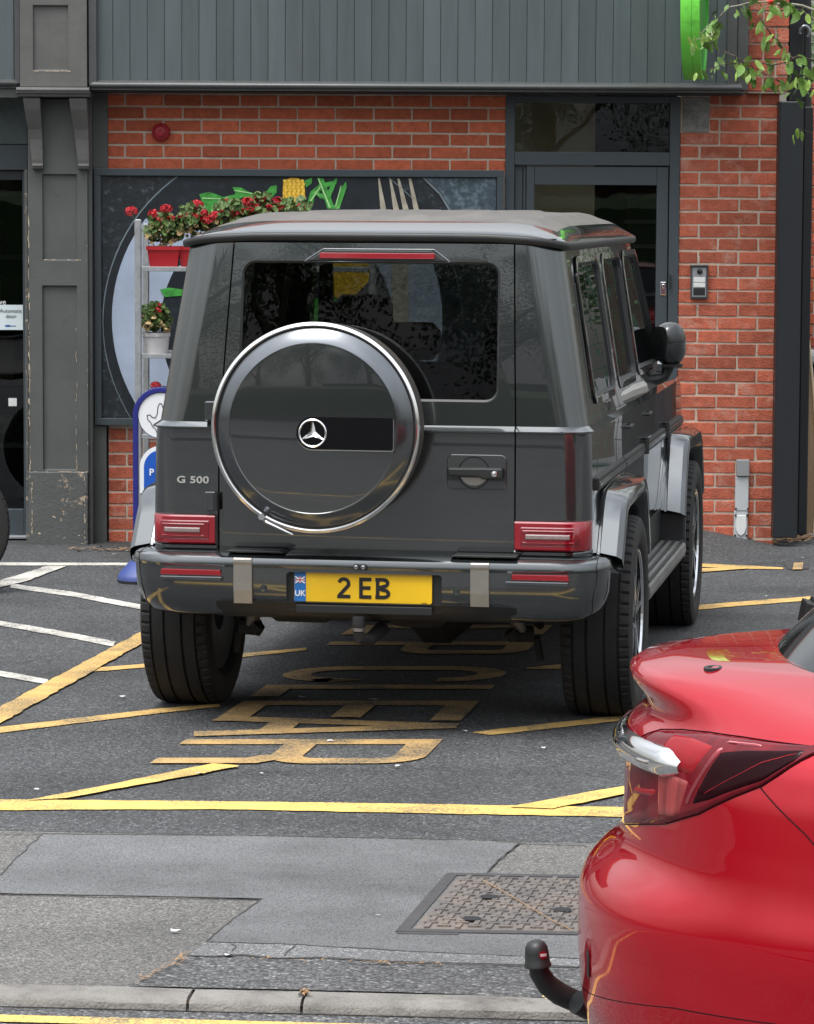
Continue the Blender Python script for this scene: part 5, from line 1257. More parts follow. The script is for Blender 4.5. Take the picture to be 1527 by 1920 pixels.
for sg in (-1, 1):
    for yc in (0, 2.89):
        wl = bpy.data.objects.new('wheel', TY); COL.objects.link(wl); wl.parent = suv; wl.location = (sg*.825, yc, .392); wl.rotation_euler = (R(17)*sg+yc, 0, 0 if sg > 0 else math.pi)
        for nm, me_ in (('rim', RM), ('spokes', SPK), ('spoke_faces', SPB)):
            o = bpy.data.objects.new(nm, me_); COL.objects.link(o); o.parent = wl
# running boards
for sg in (-1, 1):
    bb = MB(); prof = [(.78,.44),(.80,.455),(.93,.452),(.948,.44),(.952,.41),(.945,.385),(.92,.37),(.80,.375)]
    bb.grid([[(sg*x, y, z) for x, z in prof] for y in (.58, 2.36)], closed_u=True); n_ = len(prof); bb.f += [tuple(range(n_)), tuple(range(n_, 2*n_))[::-1]]
    rb = bb.build('running_board', 'board_alloy', suv, fix=True, bevel=.004)
    for x in (.825, .86, .895, .93):
        q = MB(); q.box(min(sg*x, sg*(x+.012)), max(sg*x, sg*(x+.012)), .60, 2.34, .453, .460); q.build('tread_strip', 'black_trim', rb)
    bb = MB(); bb.box(min(sg*.78, sg*.955), max(sg*.78, sg*.945), 2.36, 2.42, .37, .585); bb.build('mud_flap', 'bumper_black', suv, bevel=.01)
    bb = MB(); bb.box(min(sg*.72, sg*.835), max(sg*.72, sg*.835), .52, 2.40, .46, .615); bb.build('sill', 'black_trim', suv, bevel=.01)
    # side rubbing strip with bright inlay
    for y0, y1 in ((-.55, .46), (.475, 1.33), (1.34, 2.355), (2.365, 3.3)):
        q = MB(); q.box(min(sg*.83, sg*.853), max(sg*.83, sg*.853), y0+.006, y1-.006, .925, .975); s1 = q.build('side_strip', 'black_trim', suv, bevel=.006)
        q = MB(); q.box(min(sg*.84, sg*.8575), max(sg*.84, sg*.8575), y0+.012, y1-.012, .940, .960); q.build('strip_inlay', 'steel_ring', s1, bevel=.002)
    for ys in (1.345, 2.37):
        for z in (.962,):
            q = MB(); q.tube([(sg*.852, ys, z-.035), (sg*.852, ys, z+.035)], .016, 10); q.box(min(sg*.83, sg*.86), max(sg*.83, sg*.86), ys-.03, ys+.005, z-.025, z+.025); q.build('door_hinge', 'black_trim', suv)
    for ys in (.60, 1.46):
        q = MB(); q.tube([(sg*.832, ys, 1.09), (sg*.852, ys+.01, 1.09), (sg*.852, ys+.14, 1.09), (sg*.832, ys+.15, 1.09)], .008, 8); q.build('door_handle', 'black_trim', suv, smooth=True)
    # vent slot in the rear pillar
    q = MB(); q.prism([(-.455,1.27),(-.425,1.27),(-.408,1.70),(-.438,1.70)], lambda u, v, d: (sg*(hwz(v)+d), u, v), -.01, .0045); q.build('pillar_vent', 'black_trim', suv, bevel=.003)
    q = MB(); q.box(min(sg*.80, sg*.822), max(sg*.80, sg*.822), .02, .16, 1.178, 1.235); q.build('fuel_flap', 'car_grey', suv, bevel=.01)
    # mirror
    mr_ = MB(); rows = []
    for k in range(9):
        t = k/8; s = math.sin(math.pi*min(1, .12+.80*t))**.55; yy = 2.20+.17*t
        rows.append([(sg*(.892+.035*t+.086*s*math.copysign(abs(math.cos(a))**.7, math.cos(a))), yy, 1.362+.092*s*math.copysign(abs(math.sin(a))**.7, math.sin(a))-.012*t) for a in [2*math.pi*j/20 for j in range(20)]])
    mr_.grid(rows, closed_u=True); mr_.f += [tuple(range(20)), tuple(range(160, 180))[::-1]]
    mpx = (sg*.885, 2.25)
    def mrot(v, sg=sg):
        a = R(-32)*sg; dx, dy = v[0]-mpx[0], v[1]-mpx[1]; return (mpx[0]-sg*.040+.74*(dx*math.cos(a)-dy*math.sin(a)), mpx[1]+dx*math.sin(a)+dy*math.cos(a), 1.370+(v[2]-1.362)*1.1)
    mr_.v = [mrot(v) for v in mr_.v]
    mo = mr_.build('door_mirror', 'mirror_shell', suv, smooth=True, fix=True, ang=50)
    q = MB(); q.prism([(sg*(.892+.076*math.copysign(abs(math.cos(a))**.6, math.cos(a))*.85), 1.362+.080*.85*math.copysign(abs(math.sin(a))**.6, math.sin(a))) for a in [2*math.pi*j/20 for j in range(20)]], lambda u, v, d: (u, d, v), 2.196, 2.203); q.v = [mrot(v) for v in q.v]; q.build('mirror_glass', 'black_gloss', mo)
    q = MB(); q.tube([(sg*.80, 2.26, 1.20), (sg*.85, 2.27, 1.215), (sg*.87, 2.27, 1.27)], [.03, .024, .03], 10); q.box(min(sg*.84, sg*.93), max(sg*.84, sg*.93), 2.22, 2.30, 1.258, 1.272); q.build('mirror_arm', 'black_trim', mo, smooth=True)
    q = MB(); q.cbox(min(sg*.72, sg*.80), max(sg*.72, sg*.80), 3.02, 3.20, 1.18, 1.255, .02); q.build('indicator_pod', 'car_grey', suv)
# bonnet
b = MB(); rows = []
for y in (2.36, 2.5, 2.9, 3.3, 3.42, 3.5): rows.append([(x, y, 1.168+(.055*(1-(abs(x)/.70)**4)-.03*(y > 3.4)) if abs(x) < .699 else 1.16) for x in (-.70, -.66, -.5, -.25, 0, .25, .5, .66, .70)])
b.grid(rows); b.build('bonnet', 'car_grey', suv, smooth=True, ang=60)
# cabin
for x in (-.38, .38):
    b = MB(); b.cbox(x-.24, x+.24, 1.25, 1.42, .85, 1.40, .05); b.cbox(x-.13, x+.13, 1.27, 1.37, 1.42, 1.60, .04); b.build('front_seat', 'seat_dark', suv)
b = MB(); b.cbox(-.66, .66, .22, .40, .75, 1.36, .05)
for x in (-.42, 0, .42): b.cbox(x-.12, x+.12, .24, .33, 1.37, 1.52, .035)
b.build('rear_bench', 'seat_dark', suv)
b = MB(); b.cbox(-.70, .70, 2.05, 2.40, .9, 1.20, .05); b.build('dashboard', 'seat_dark', suv)
b = MB(); b.box(-.76, .76, -.62, 2.3, .60, .64); b.box(-.76, .76, -.62, .2, .64, .80); b.build('cabin_floor', 'black', suv)
# underbody
b = MB(); b.tube([(-.70, 0, .40), (-.2, 0, .40), (.05, 0, .40), (.12, 0, .385), (.20, 0, .385), (.30, 0, .40), (.70, 0, .40)], [.045, .05, .07, .125, .125, .06, .045], 14); b.build('rear_axle', 'under', suv, smooth=True)
for sg in (-1, 1):
    b = MB(); b.tube([(sg*.535, -.30, .355), (sg*.525, -.31, .375)], .022, 10); b.tube([(sg*.525, -.31, .375), (sg*.44, -.40, .60)], .027, 12); dm = b.build('damper', 'under_metal', suv, smooth=True)
    b = MB(); b.tube([(sg*.575, -.28, .345), (sg*.50, -.30, .345)], .032, 12); b.tube([(sg*.60, -.24, .37), (sg*.56, -.30, .42)], .016, 8); b.tube([(sg*.60, -.25, .24), (sg*.585, -.27, .33)], .015, 8); b.tube([(sg*.51, -.33, .33), (sg*.49, -.34, .36)], .024, 10); b.build('damper_mount', 'under', dm)
    b = MB(); b.box(min(sg*.38, sg*.48), max(sg*.38, sg*.48), -.66, 3.3, .52, .62); b.build('chassis_rail', 'under', suv)
b = MB(); b.cbox(-.40, -.16, -.60, -.35, .405, .56, .02); b.cbox(-.30, -.10, -.66, -.5, .43, .54, .02); b.build('silencer', 'under', suv)
b = MB(); b.cbox(.02, .30, -.62, -.30, .395, .6, .05); b.build('spare_tank', 'under', suv)
b = MB(); b.box(-.72, .72, -.66, 3.4, .56, .60); b.build('floor_pan', 'under', suv)
b = MB(); b.box(-.60, .60, .35, 2.45, .40, .47); b.cbox(-.34, .34, 2.4, 3.3, .36, .5, .03); b.build('underbody_shade_box', 'under', suv)  # unseen low boxes added to darken the ground under the car
for sg in (-1, 1):      # joint between bumper centre and corner piece
    b = MB(); pts = []
    for o_, z in [(-.05,.688),(-.022,.683),(-.006,.674),(0,.661),(.001,.648),(-.006,.639),(-.008,.60),(-.010,.56),(-.018,.53),(-.034,.495),(-.06,.462)]:
        q_ = [p for p in bpath(o_, z, 30) if p[0]*sg > .6]; x_ = .868-.30*max(0, .60-z)**1.2
        p_ = min(q_, key=lambda p: abs(abs(p[0])-x_)); pts.append((p_[0], p_[1]-.0004, p_[2]))
    b.tube(pts, .0018, 6); b.build('bumper_joint', 'black', bmp)
b = MB(); b.tube([(-.70, 2.89, .39), (.70, 2.89, .39)], .05, 10); b.build('front_axle', 'under', suv)
b = MB(); b.cbox(-.9, .9, 3.45, 3.62, .45, .72, .04); b.build('front_bumper', 'car_grey', suv)
# ------------------------------------------------------------------ red saloon: tail of a car parked at the kerb
RTH=math.radians(-4.7); RO=(.373,7.15,0.0)
S0=[(.15,.07),(.24,.026),(.33,.008),(.42,0),(.52,0),(.561,.002),(.595,.018),(.625,.046),(.650,.078),(.678,.093),(.74,.096),(.84,.097),(.895,.099),(.915,.112),(.932,.138),(.955,.144),(.975,.132),(.995,.113),(1.010,.104),(1.024,.104),(1.036,.115),(1.045,.14),(1.052,.19),(1.056,.26)]
SB=[(.15,.07),(.24,.026),(.33,.008),(.42,0),(.52,0),(.561,.002),(.595,.016),(.625,.04),(.650,.068),(.678,.083),(.74,.090),(.84,.097),(.895,.104),(.932,.118),(.975,.145),(1.010,.178),(1.036,.22),(1.052,.27),(1.056,.29)]
TT=[(.15,.87),(.24,.90),(.33,.915),(.52,.932),(.60,.930),(.65,.920),(.74,.912),(.84,.905),(.90,.895),(.94,.875),(.975,.835),(1.0,.785),(1.02,.72),(1.04,.63),(1.056,.52)]
def lerp(tab,z):
    if z<=tab[0][0]: return tab[0][1]
    for a,c in zip(tab[:-1],tab[1:]):
        if z<=c[0]: return a[1]+(c[1]-a[1])*(z-a[0])/(c[0]-a[0])
    return tab[-1][1]
def sm(tab,z,h=.009): return (lerp(tab,z-h)+2*lerp(tab,z)+lerp(tab,z+h))/4
SS=[(.15,.07),(.30,.03),(.42,.022),(.56,.034),(.68,.058),(.84,.080),(.93,.105),(1.0,.165),(1.056,.28)]
def red_local(phi,z):
    """phi -pi/2..pi/2 round the tail (+ = near side); returns s,t,z"""
    T=sm(TT,z); m=2.1; a=.95
    sn,cs=math.sin(phi),math.cos(phi)
    t=T*math.copysign(abs(sn)**(2/m),sn); e=a*(1-abs(cs)**(2/m))
    k=abs(t); w=1-min(1,max(0,(k-.25)/.38)); w=w*w*(3-2*w)
    f=min(1,max(0,(abs(phi)-.38)/.45)); f=f*f*(3-2*f)
    s=(sm(S0,z)*w+(sm(SB,z)*(1-f)+sm(SS,z)*f)*(1-w))+e
    return (s,t,z)
def red_world(s,t,z):
    c,n=math.cos(RTH),math.sin(RTH)
    return (RO[0]+s*c+t*n, RO[1]+s*n-t*c, RO[2]+z)
rc = thing('red_car', 'glossy red saloon car parked at the kerb with a black tow ball', 'car', (RO[0], RO[1], 0))
def rw(phi, z, off=0.0):
    """point on the tail; off = metres outwards along the surface normal"""
    p = Vector(red_world(*red_local(phi, z)))
    if off:
        e = 1e-3
        a = Vector(red_world(*red_local(phi+e, z)))-Vector(red_world(*red_local(phi-e, z))); c = Vector(red_world(*red_local(phi, z+e)))-Vector(red_world(*red_local(phi, z-e)))
        n_ = c.cross(a).normalized()
        if n_.dot(Vector(red_world(1.2, 0, z))-p) > 0: n_ = -n_
        p = p+n_*off
    return p
rows = []
zs = [.15+.012*k for k in range(76)]; zs = [z for z in zs if z < 1.052]+[1.052, 1.056]
phis = [-math.pi/2+math.pi*k/72 for k in range(73)]
def body_ring(z):
    r = [red_world(*red_local(p, z)) for p in phis]
    T = sm(TT, z); s_end = red_local(math.pi/2, z)[0]
    fwd_ = 4.62-sm(SB, z)*1.2-max(0, z-.72)*2.6
    sd = []
    for s in (1.35, 1.8, 2.3, 2.8, 3.3): sd.append((min(s, fwd_-.4), T))
    fr = [(fwd_-.75+.75*math.sin(R(a)), T*math.cos(R(a))**.6 if a < 90 else 0) for a in (15, 35, 55, 70, 80, 90)]
    pts = sd+fr; pts = pts+[(s, -t) for s, t in pts[:-1][::-1]]
    return r+[red_world(s, t, z) for s, t in pts]
for z in zs: rows.append(body_ring(z))
b = MB(); b.grid(rows, closed_u=True)
# close the deck: shrink the last ring towards the middle of the boot lid
last = rows[-1]
for f, zz in ((.75, 1.062), (.45, 1.066), (.15, 1.066)):
    cx_, cy_, _ = red_world(1.6, 0, 0); rr2 = [(cx_+(x-cx_)*f if f < .5 else x+(cx_-x)*(1-f), cy_+(y-cy_)*f, zz) for x, y, _ in last]; rows.append(rr2)
b = MB(); b.grid(rows, closed_u=True); n_ = len(last); b.f.append(tuple(range((len(rows)-1)*n_, len(rows)*n_))); b.f.append(tuple(range(n_))[::-1])
b.build('body', 'car_red', rc, smooth=True, fix=True, ang=70)
def patch(name, bot, top, m, parent, off=.004, nu=40, nv=14, th=.0):
    """four sided patch between two curves of (phi,z)"""
    def at(c, u):
        L_ = [0]
        for p, q in zip(c[:-1], c[1:]): L_.append(L_[-1]+math.dist(p, q))
        d = u*L_[-1]
        for i in range(len(c)-1):
            if d <= L_[i+1]+1e-9: t = (d-L_[i])/max(1e-9, L_[i+1]-L_[i]); return (c[i][0]+(c[i+1][0]-c[i][0])*t, c[i][1]+(c[i+1][1]-c[i][1])*t)
        return c[-1]
    rows = []
    for j in range(nv+1):
        v = j/nv; rows.append([])
        for i in range(nu+1):
            u = i/nu; p, q = at(bot, u), at(top, u); ed = min(1, min(u, 1-u)*nu/1.5, min(v, 1-v)*nv/1.2)
            rows[-1].append(rw(p[0]+(q[0]-p[0])*v, p[1]+(q[1]-p[1])*v, off*ed-.0015))
    bb = MB(); bb.grid(rows); o = bb.build(name, m, parent, smooth=True, ang=80)
    return o
LB = [(.10,.692),(.20,.708),(.292,.725),(.461,.753),(.618,.796),(.81,.875),(.904,.94),(.96,.972)]
LT = [(.235,.872),(.25,.895),(.285,.912),(.326,.926),(.432,.940),(.56,.950),(.694,.955),(.891,.957),(.96,.976)]
lamp = patch('tail_lamp', LB, LT, 'lamp_red', rc, .007, 60, 20)
patch('dark_lens', [(.575,.800),(.66,.822),(.81,.880),(.895,.937)], [(.655,.928),(.72,.938),(.80,.944),(.90,.948)], 'lamp_dark', lamp, .0095, 30, 12)
patch('bright_lens', [(.40,.875),(.50,.866),(.585,.86)], [(.41,.930),(.52,.937),(.645,.934)], 'lamp_bright', lamp, .009, 16, 10)
patch('clear_lens', [(.42,.758),(.50,.768),(.545,.783)], [(.40,.870),(.47,.866),(.585,.858)], 'lamp_clear', lamp, .009, 16, 12)
patch('light_guide', [(.562,.805),(.57,.803)], [(.652,.936),(.668,.934)], mat('guide_pink', (.50,.10,.12), .2, coat=1), lamp, .013, 4, 14)
patch('light_guide', [(.652,.936),(.78,.942)], [(.652,.942),(.78,.946)], 'guide_pink', lamp, .013, 12, 3)
patch('light_guide', [(.62,.826),(.80,.915),(.90,.944)], [(.622,.830),(.80,.919),(.90,.947)], 'lamp_bright', lamp, .0125, 20, 3)
patch('reflector_block', [(.22,.775),(.36,.79),(.43,.80)], [(.23,.800),(.36,.815),(.44,.825)], 'lamp_bright', lamp, .009, 10, 4)
# gap round the lamp
def line(name, pts, w_, m, parent, off=.002):
    bb = MB(); P = []
    for p, q in zip(pts[:-1], pts[1:]):
        for k in range(8): P.append((p[0]+(q[0]-p[0])*k/8, p[1]+(q[1]-p[1])*k/8))
    P.append(pts[-1]); bb.tube([rw(p, z, off) for p, z in P], w_, 6); return bb.build(name, m, parent, smooth=True)
line('lamp_gap', LB, .0016, 'lamp_dark', rc, .0008); line('lamp_gap', LT, .0012, 'lamp_dark', rc, .0008)
line('panel_gap', [(.808,.872),(.86,.845),(.943,.801),(1.05,.73)], .0013, 'lamp_dark', rc, .0005)
line('bumper_crease', [(.0,.33),(.268,.361),(.664,.414),(.95,.43)], .0014, 'lamp_dark', rc, -.0006)
# chrome bar across the tail
bb = MB(); rows = []
for k in range(49):
    p = -.60+1.125*k/48; e = max(.0, min(1, (.525-p)/.06)); e2 = .45+.55*e; zc = .866+.010*max(0, p)/.5
    hh = .027+.003*max(0, p)
    rows.append([rw(p, zc+a*hh*(e2), o_*(.5+.5*e)) for a, o_ in ((-1.05, .003), (-1.0, .010), (-.8, .019), (-.4, .026), (.1, .028), (.55, .022), (.9, .012), (1.1, .003))])
bb.grid(rows); n_ = 8; bb.f += [tuple(range(8)), tuple(range(48*8, 49*8))[::-1]]
cb_ = bb.build('chrome_bar', 'chrome', rc, smooth=True, fix=True, ang=50)
patch('bar_inset', [(.30,.857),(.44,.860)], [(.31,.878),(.45,.881)], 'brushed', cb_, .033, 8, 4)
# boot lid details
c_ = gp(1338, 1255, 1.0475)
rws = []
for r_, z_ in ((1.0, 1.040), (1.0, 1.0515), (.85, 1.0535), (.6, 1.0525), (.55, 1.050)):
    rws.append([(c_.x+.020*r_*math.cos(a)+.004*math.sin(a), c_.y+.026*r_*math.sin(a), z_) for a in [k*math.pi/10 for k in range(20)]])
b = MB(); b.grid(rws, closed_u=True); b.f.append(tuple(range(80, 100))); b.build('washer_grommet', 'black_trim', rc, smooth=True, fix=True)
# parking-sensor socket
q0 = [rw(.258+dx*.02, .426+dz, .003) for dx, dz in ((-.6,-.03),(.3,-.034),(.8,-.01),(.5,.0),(.8,.02),(.1,.033),(-.5,.02),(-.2,.004))]
b = MB(); b.add(q0, [tuple(range(8))]); b.build('socket_hole', 'black', rc)
# cabin
def cab(z, ang):
    k = (z-1.02)/.42; s0c = .40+.30*k+.34*k*k; T = .70-.16*k; a = .75; m = 2.3
    sn, cs = math.sin(ang), math.cos(ang)
    t = T*math.copysign(abs(sn)**(2/m), sn); return (s0c+a*(1-abs(cs)**(2/m)), t, z)
rows = []
angs = [-math.pi/2+math.pi*k/40 for k in range(41)]
for k in range(13):
    z = 1.02+.40*k/12; r_ = [red_world(*cab(z, a)) for a in angs]; T = .70-.16*(z-1.02)/.42; fe = 3.55-1.9*(z-1.02)
    r_ += [red_world(s, T, z) for s in (1.9, 2.3, fe-.2)]+[red_world(fe, T*q, z) for q in (.8, 0, -.8)]+[red_world(s, -T, z) for s in (fe-.2, 2.3, 1.9)]; rows.append(r_)
b = MB(); b.grid(rows, closed_u=True); n_ = len(rows[0]); b.f.append(tuple(range(12*n_, 13*n_))); b.build('cabin_shell', 'black_gloss', rc, smooth=True, fix=True, ang=60)
rows = []
for k in range(11):
    z = 1.045+.33*k/10; rows.append([Vector(red_world(*cab(z, a)))+Vector((-.006, 0, .006)) for a in [-.95+1.9*j/30 for j in range(31)]])
b = MB(); b.grid(rows); b.build('rear_window', 'black_gloss', rc, smooth=True, ang=80)
b = MB(); b.tube([Vector(red_world(*cab(1.045, a)))+Vector((-.006, 0, .004)) for a in [-1.0+2.0*j/40 for j in range(41)]], .010, 8); b.build('window_trim', 'black_trim', rc, smooth=True)
for a0, a1 in ((1.0, 1.15), (-1.15, -1.0)):
    rows = []
    for k in range(11):
        z = 1.03+.36*k/10; rows.append([Vector(red_world(*cab(z, a)))+Vector((-.004, -.006*(1 if a > 0 else -1), .006)) for a in [a0+(a1-a0)*j/5 for j in range(6)]])
    b = MB(); b.grid(rows); b.build('rear_pillar', 'car_red', rc, smooth=True, ang=80)
b = MB(); rows = []
for k in range(9):
    s = 1.25+1.35*k/8; z = 1.425+.03*math.sin(math.pi*k/8); rows.append([red_world(s, t, z-.05*(abs(t)/.56)**3) for t in (-.56, -.45, -.25, 0, .25, .45, .56)])
b.grid(rows); b.build('roof', 'car_red', rc, smooth=True)
# tow bar
b = MB(); pts = [(1008,1800),(1012,1824),(1026,1846),(1050,1864),(1080,1878),(1108,1892)]
b.tube([wp(x, y, 7.15+.012*k) for k, (x, y) in enumerate(pts)]+[wp(1180, 1915, 7.2)], [.021, .0225, .024, .025, .024, .022, .022], 16); tbr = b.build('tow_bar', 'black_trim', rc, smooth=True)
b = MB(); b.tube([wp(1082, 1879, 7.145), wp(1106, 1891, 7.16)], .0265, 14); b.build('tow_sleeve', 'bumper_black', tbr, smooth=True)
tc0 = wp(1009, 1812, 7.15); k_ = 7.15/FPX; ax = Vector((-.09, 0, 1)).normalized()
b = MB(); b.tube([tc0+ax*d for d in (0, .004, .008, .03, .043, .052, .057, .0585)], [.0295, .0295, .0275, .026, .024, .019, .010, .001], 24); bcap = b.build('ball_cap', 'black_trim', tbr, smooth=True, ang=35)
el = []
def onball(u, v, r=.0268): a = R(-62)+u; return tc0+ax*(.030+v)+Vector((r*math.cos(a), r*math.sin(a), 0))
b = MB(); rws = []
for q in range(7):
    vv = -.0085+.017*q/6; wv_ = .36*math.sqrt(max(0.02, 1-(vv/.009)**2)); rws.append([onball(-wv_+2*wv_*j/8, vv, .0282) for j in range(9)])
b.grid(rws); b.build('red_label', 'red_lens', bcap, smooth=True)
b = MB()
for k in range(7):     # white lettering: too small to read, one bar per letter
    u = -.24+.08*k; b.add([onball(u, -.003, .0286), onball(u+.05, -.003, .0286), onball(u+.05, .003, .0286), onball(u, .003, .0286)], [(0,1,2,3)])
b.build('label_lettering', 'sign_white', bcap)
# wheels
for s, t in ((.98, .80), (.98, -.80), (3.72, .80), (3.72, -.80)):
    o = bpy.data.objects.new('wheel', TY); COL.objects.link(o); o.location = (*red_world(s, t, 0)[:2], .30); o.scale = (.8, .83, .83); o.rotation_euler = (0, 0, R(90)+RTH); attach(o, rc)
# ------------------------------------------------------------------ plant trolley with geraniums
TYF = 18.75; TYB = 19.3
tr = thing('plant_trolley', 'galvanised plant trolley with shelves in front of the framed picture', 'trolley', (wp(400, 700, TYF).x, TYF, 0))
def tx(px, Y=TYF): return wp(px, 650, Y).x
def tz(py, Y=TYF): return wp(300, py, Y).z
XL, XR = tx(259.5), tx(259.5)+1.3
for x, Y, zt_ in ((XL, TYF, tz(411)), (XL, TYB, tz(420)), (XR, TYF, tz(411)), (XR, TYB, tz(420))):
    b = MB(); b.cbox(x-.019, x+.019, Y-.015, Y+.015, .12, zt_, .006); b.build('post', 'galvanised', tr)
b = MB(); b.cbox(XL, XR, TYF-.02, TYB+.02, .12, .18, .005); b.build('base', 'galvanised', tr)
SH = [tz(501), tz(664), tz(815)]
for z in SH:
    b = MB(); b.cbox(XL+.022, XR-.022, TYF-.03, TYB+.01, z-.012, z, .003); b.cbox(XL+.022, XR-.022, TYF-.034, TYF-.028, z-.022, z+.004, .002); b.build('shelf', 'galvanised', tr)
for x in (XL, XR):
    for Y in (TYF, TYB):
        b = MB(); b.tube([(x-.015, Y, .055), (x+.015, Y, .055)], .055, 16); b.build('castor', 'rubber', tr)
def blob_leaves(b, c, rx, ry, rz, n, s, rnd):
    for _ in range(n):
        while True:
            p = Vector((rnd.uniform(-1,1), rnd.uniform(-1,1), rnd.uniform(-1,1)))
            if p.length < 1: break
        p = Vector((c[0]+p.x*rx, c[1]+p.y*ry, c[2]+p.z*rz)); q = Vector((rnd.gauss(0,1), rnd.gauss(0,1)-.6, rnd.gauss(0,1)+.7)).normalized()
        a = q.orthogonal().normalized(); e = q.cross(a); r = s*rnd.uniform(.6, 1.2)
        b.add([p]+[p+(a*math.cos(t)+e*math.sin(t))*r*(1 if i % 2 else .82)+q*r*.18 for i, t in enumerate([k*math.pi/3.5 for k in range(7)])], [(0, i+1, (i+1) % 7+1) for i in range(7)])
def flower_head(c, r, rnd, parent):
    b = MB()
    for _ in range(46):
        d = Vector((rnd.gauss(0,1), rnd.gauss(0,1), rnd.gauss(0,1)*.8+.25)).normalized(); p = Vector(c)+Vector((d.x*r, d.y*r, d.z*r*.72))
        a = d.orthogonal().normalized(); e = d.cross(a); s = r*.34*rnd.uniform(.7, 1.2)
        b.add([p-d*s*.3]+[p+(a*math.cos(t)+e*math.sin(t))*s*(1 if i % 2 else .6) for i, t in enumerate([k*math.pi/5 for k in range(10)])], [(0, i+1, (i+1) % 10+1) for i in range(10)])
    return b.build('flower_head', 'geranium_red', parent)
def geranium(x, Y, z, pot, label, heads, seed, w_=.085, h_=.115, fr=(.10, .09, .085), fz=.10):
    rnd = random.Random(seed); t = thing('potted_geranium', label, 'plant', (x, Y, z), group='geraniums on the plant trolley')
    b = MB()
    if pot == 'red_pot':
        k = .82; b.add([(x-w_*k,Y-w_*k,z+.002),(x+w_*k,Y-w_*k,z+.002),(x+w_*k,Y+w_*k,z+.002),(x-w_*k,Y+w_*k,z+.002),(x-w_,Y-w_,z+h_),(x+w_,Y-w_,z+h_),(x+w_,Y+w_,z+h_),(x-w_,Y+w_,z+h_)], [(3,2,1,0),(0,1,5,4),(1,2,6,5),(2,3,7,6),(3,0,4,7)])
        b.box(x-w_-.004, x+w_+.004, Y-w_-.004, Y-w_+.001, z+h_-.02, z+h_+.001); b.box(x-w_-.004, x+w_+.004, Y+w_-.001, Y+w_+.004, z+h_-.02, z+h_+.001)
        b.box(x-w_-.004, x-w_+.001, Y-w_+.001, Y+w_-.001, z+h_-.02, z+h_+.001); b.box(x+w_-.001, x+w_+.004, Y-w_+.001, Y+w_-.001, z+h_-.02, z+h_+.001)
    else:
        b.lathe([(.001,z+.002),(w_*.86,z+.002),(w_*.98,z+h_*.82),(w_*1.05,z+h_*.82),(w_*1.05,z+h_),(w_*.98,z+h_)], lambda a, d, h: (x+a, Y+d, h), 32)
    b.build('pot', pot, t, smooth=(pot != 'red_pot'), ang=40)
    b = MB(); b.add([(x+w_*.95*math.cos(a), Y+w_*.95*math.sin(a), z+h_-.01) for a in [k*math.pi/8 for k in range(16)]], [tuple(range(16))]); b.build('soil', 'soil', t)
    b = MB(); blob_leaves(b, (x, Y-.02, z+h_+fz), *fr, 260, .020, rnd); b.build('foliage', 'geranium_leaf', t)['kind'] = 'stuff'
    b = MB(); blob_leaves(b, (x, Y-.06, z+h_+fz*.6), fr[0]*.9, fr[1]*.7, fr[2]*.8, 40, .016, rnd)
    b.build('dried_leaves', 'geranium_dry', t)['kind'] = 'stuff'
    for hx, hz, r in heads:
        c = (hx, Y+rnd.uniform(-.07, .0), hz); flower_head(c, r, rnd, t)
        b = MB(); b.tube([(x+(hx-x)*.3, Y, z+h_), (x+(hx-x)*.8, (c[1]+Y)/2, z+h_+(hz-z-h_)*.6), (c[0], c[1], c[2]-r*.3)], .0028, 5); b.build('stem', 'geranium_leaf', t)
px = lambda x, y: (tx(x, TYF+.1), tz(y, TYF+.1))
def H(*L): return [(*px(x, y), r) for x, y, r in L]
YP = TYF+.12
geranium(tx(306), YP, SH[0], 'red_pot', 'red rectangular pot of red geraniums at the left end of the top shelf', H((247,396,.036),(290,401,.036),(313,391,.034),(320,413,.038),(343,405,.028),(302,412,.024)), 1, .092, .115, (.115,.10,.085), .10)
geranium(tx(362), YP+.02, SH[0], 'red_pot', 'second red pot of geraniums partly hidden by the car roof', H((369,383,.038),(372,408,.034),(392,412,.040),(355,404,.028),(383,398,.026)), 2, .085, .115, (.11,.10,.09), .15)
geranium(tx(428), YP, SH[0], 'red_pot', 'third pot of geraniums with two tall heads over the car roof', H((426,381,.040),(405,404,.036),(440,398,.034),(418,398,.028),(455,395,.026)), 3, .085, .115, (.11,.10,.10), .17)
geranium(tx(490), YP, SH[0], 'red_pot', 'fourth pot of geraniums below the printed corn cob', H((465,377,.034),(489,372,.036),(480,388,.030),(505,388,.026),(470,394,.030)), 4, .085, .115, (.12,.10,.10), .20)
geranium(tx(548), YP, SH[0], 'red_pot', 'rightmost pot of geraniums on the trolley top', H((521,376,.034),(527,389,.032),(563,388,.030),(545,396,.03)), 5, .085, .115, (.12,.10,.09), .19)
geranium(tx(291), YP-.04, SH[1], 'white_pot', 'white round pot of geraniums on the middle shelf', H((296,583,.030),(300,572,.018)), 6, .076, .118, (.095,.09,.085), .085)
geranium(tx(300), YP-.03, SH[2], 'red_pot', 'red pot of geraniums behind the round blue and white sign', H((293,722,.030),(310,735,.026)), 8, .085, .10, (.09,.08,.07), .09)

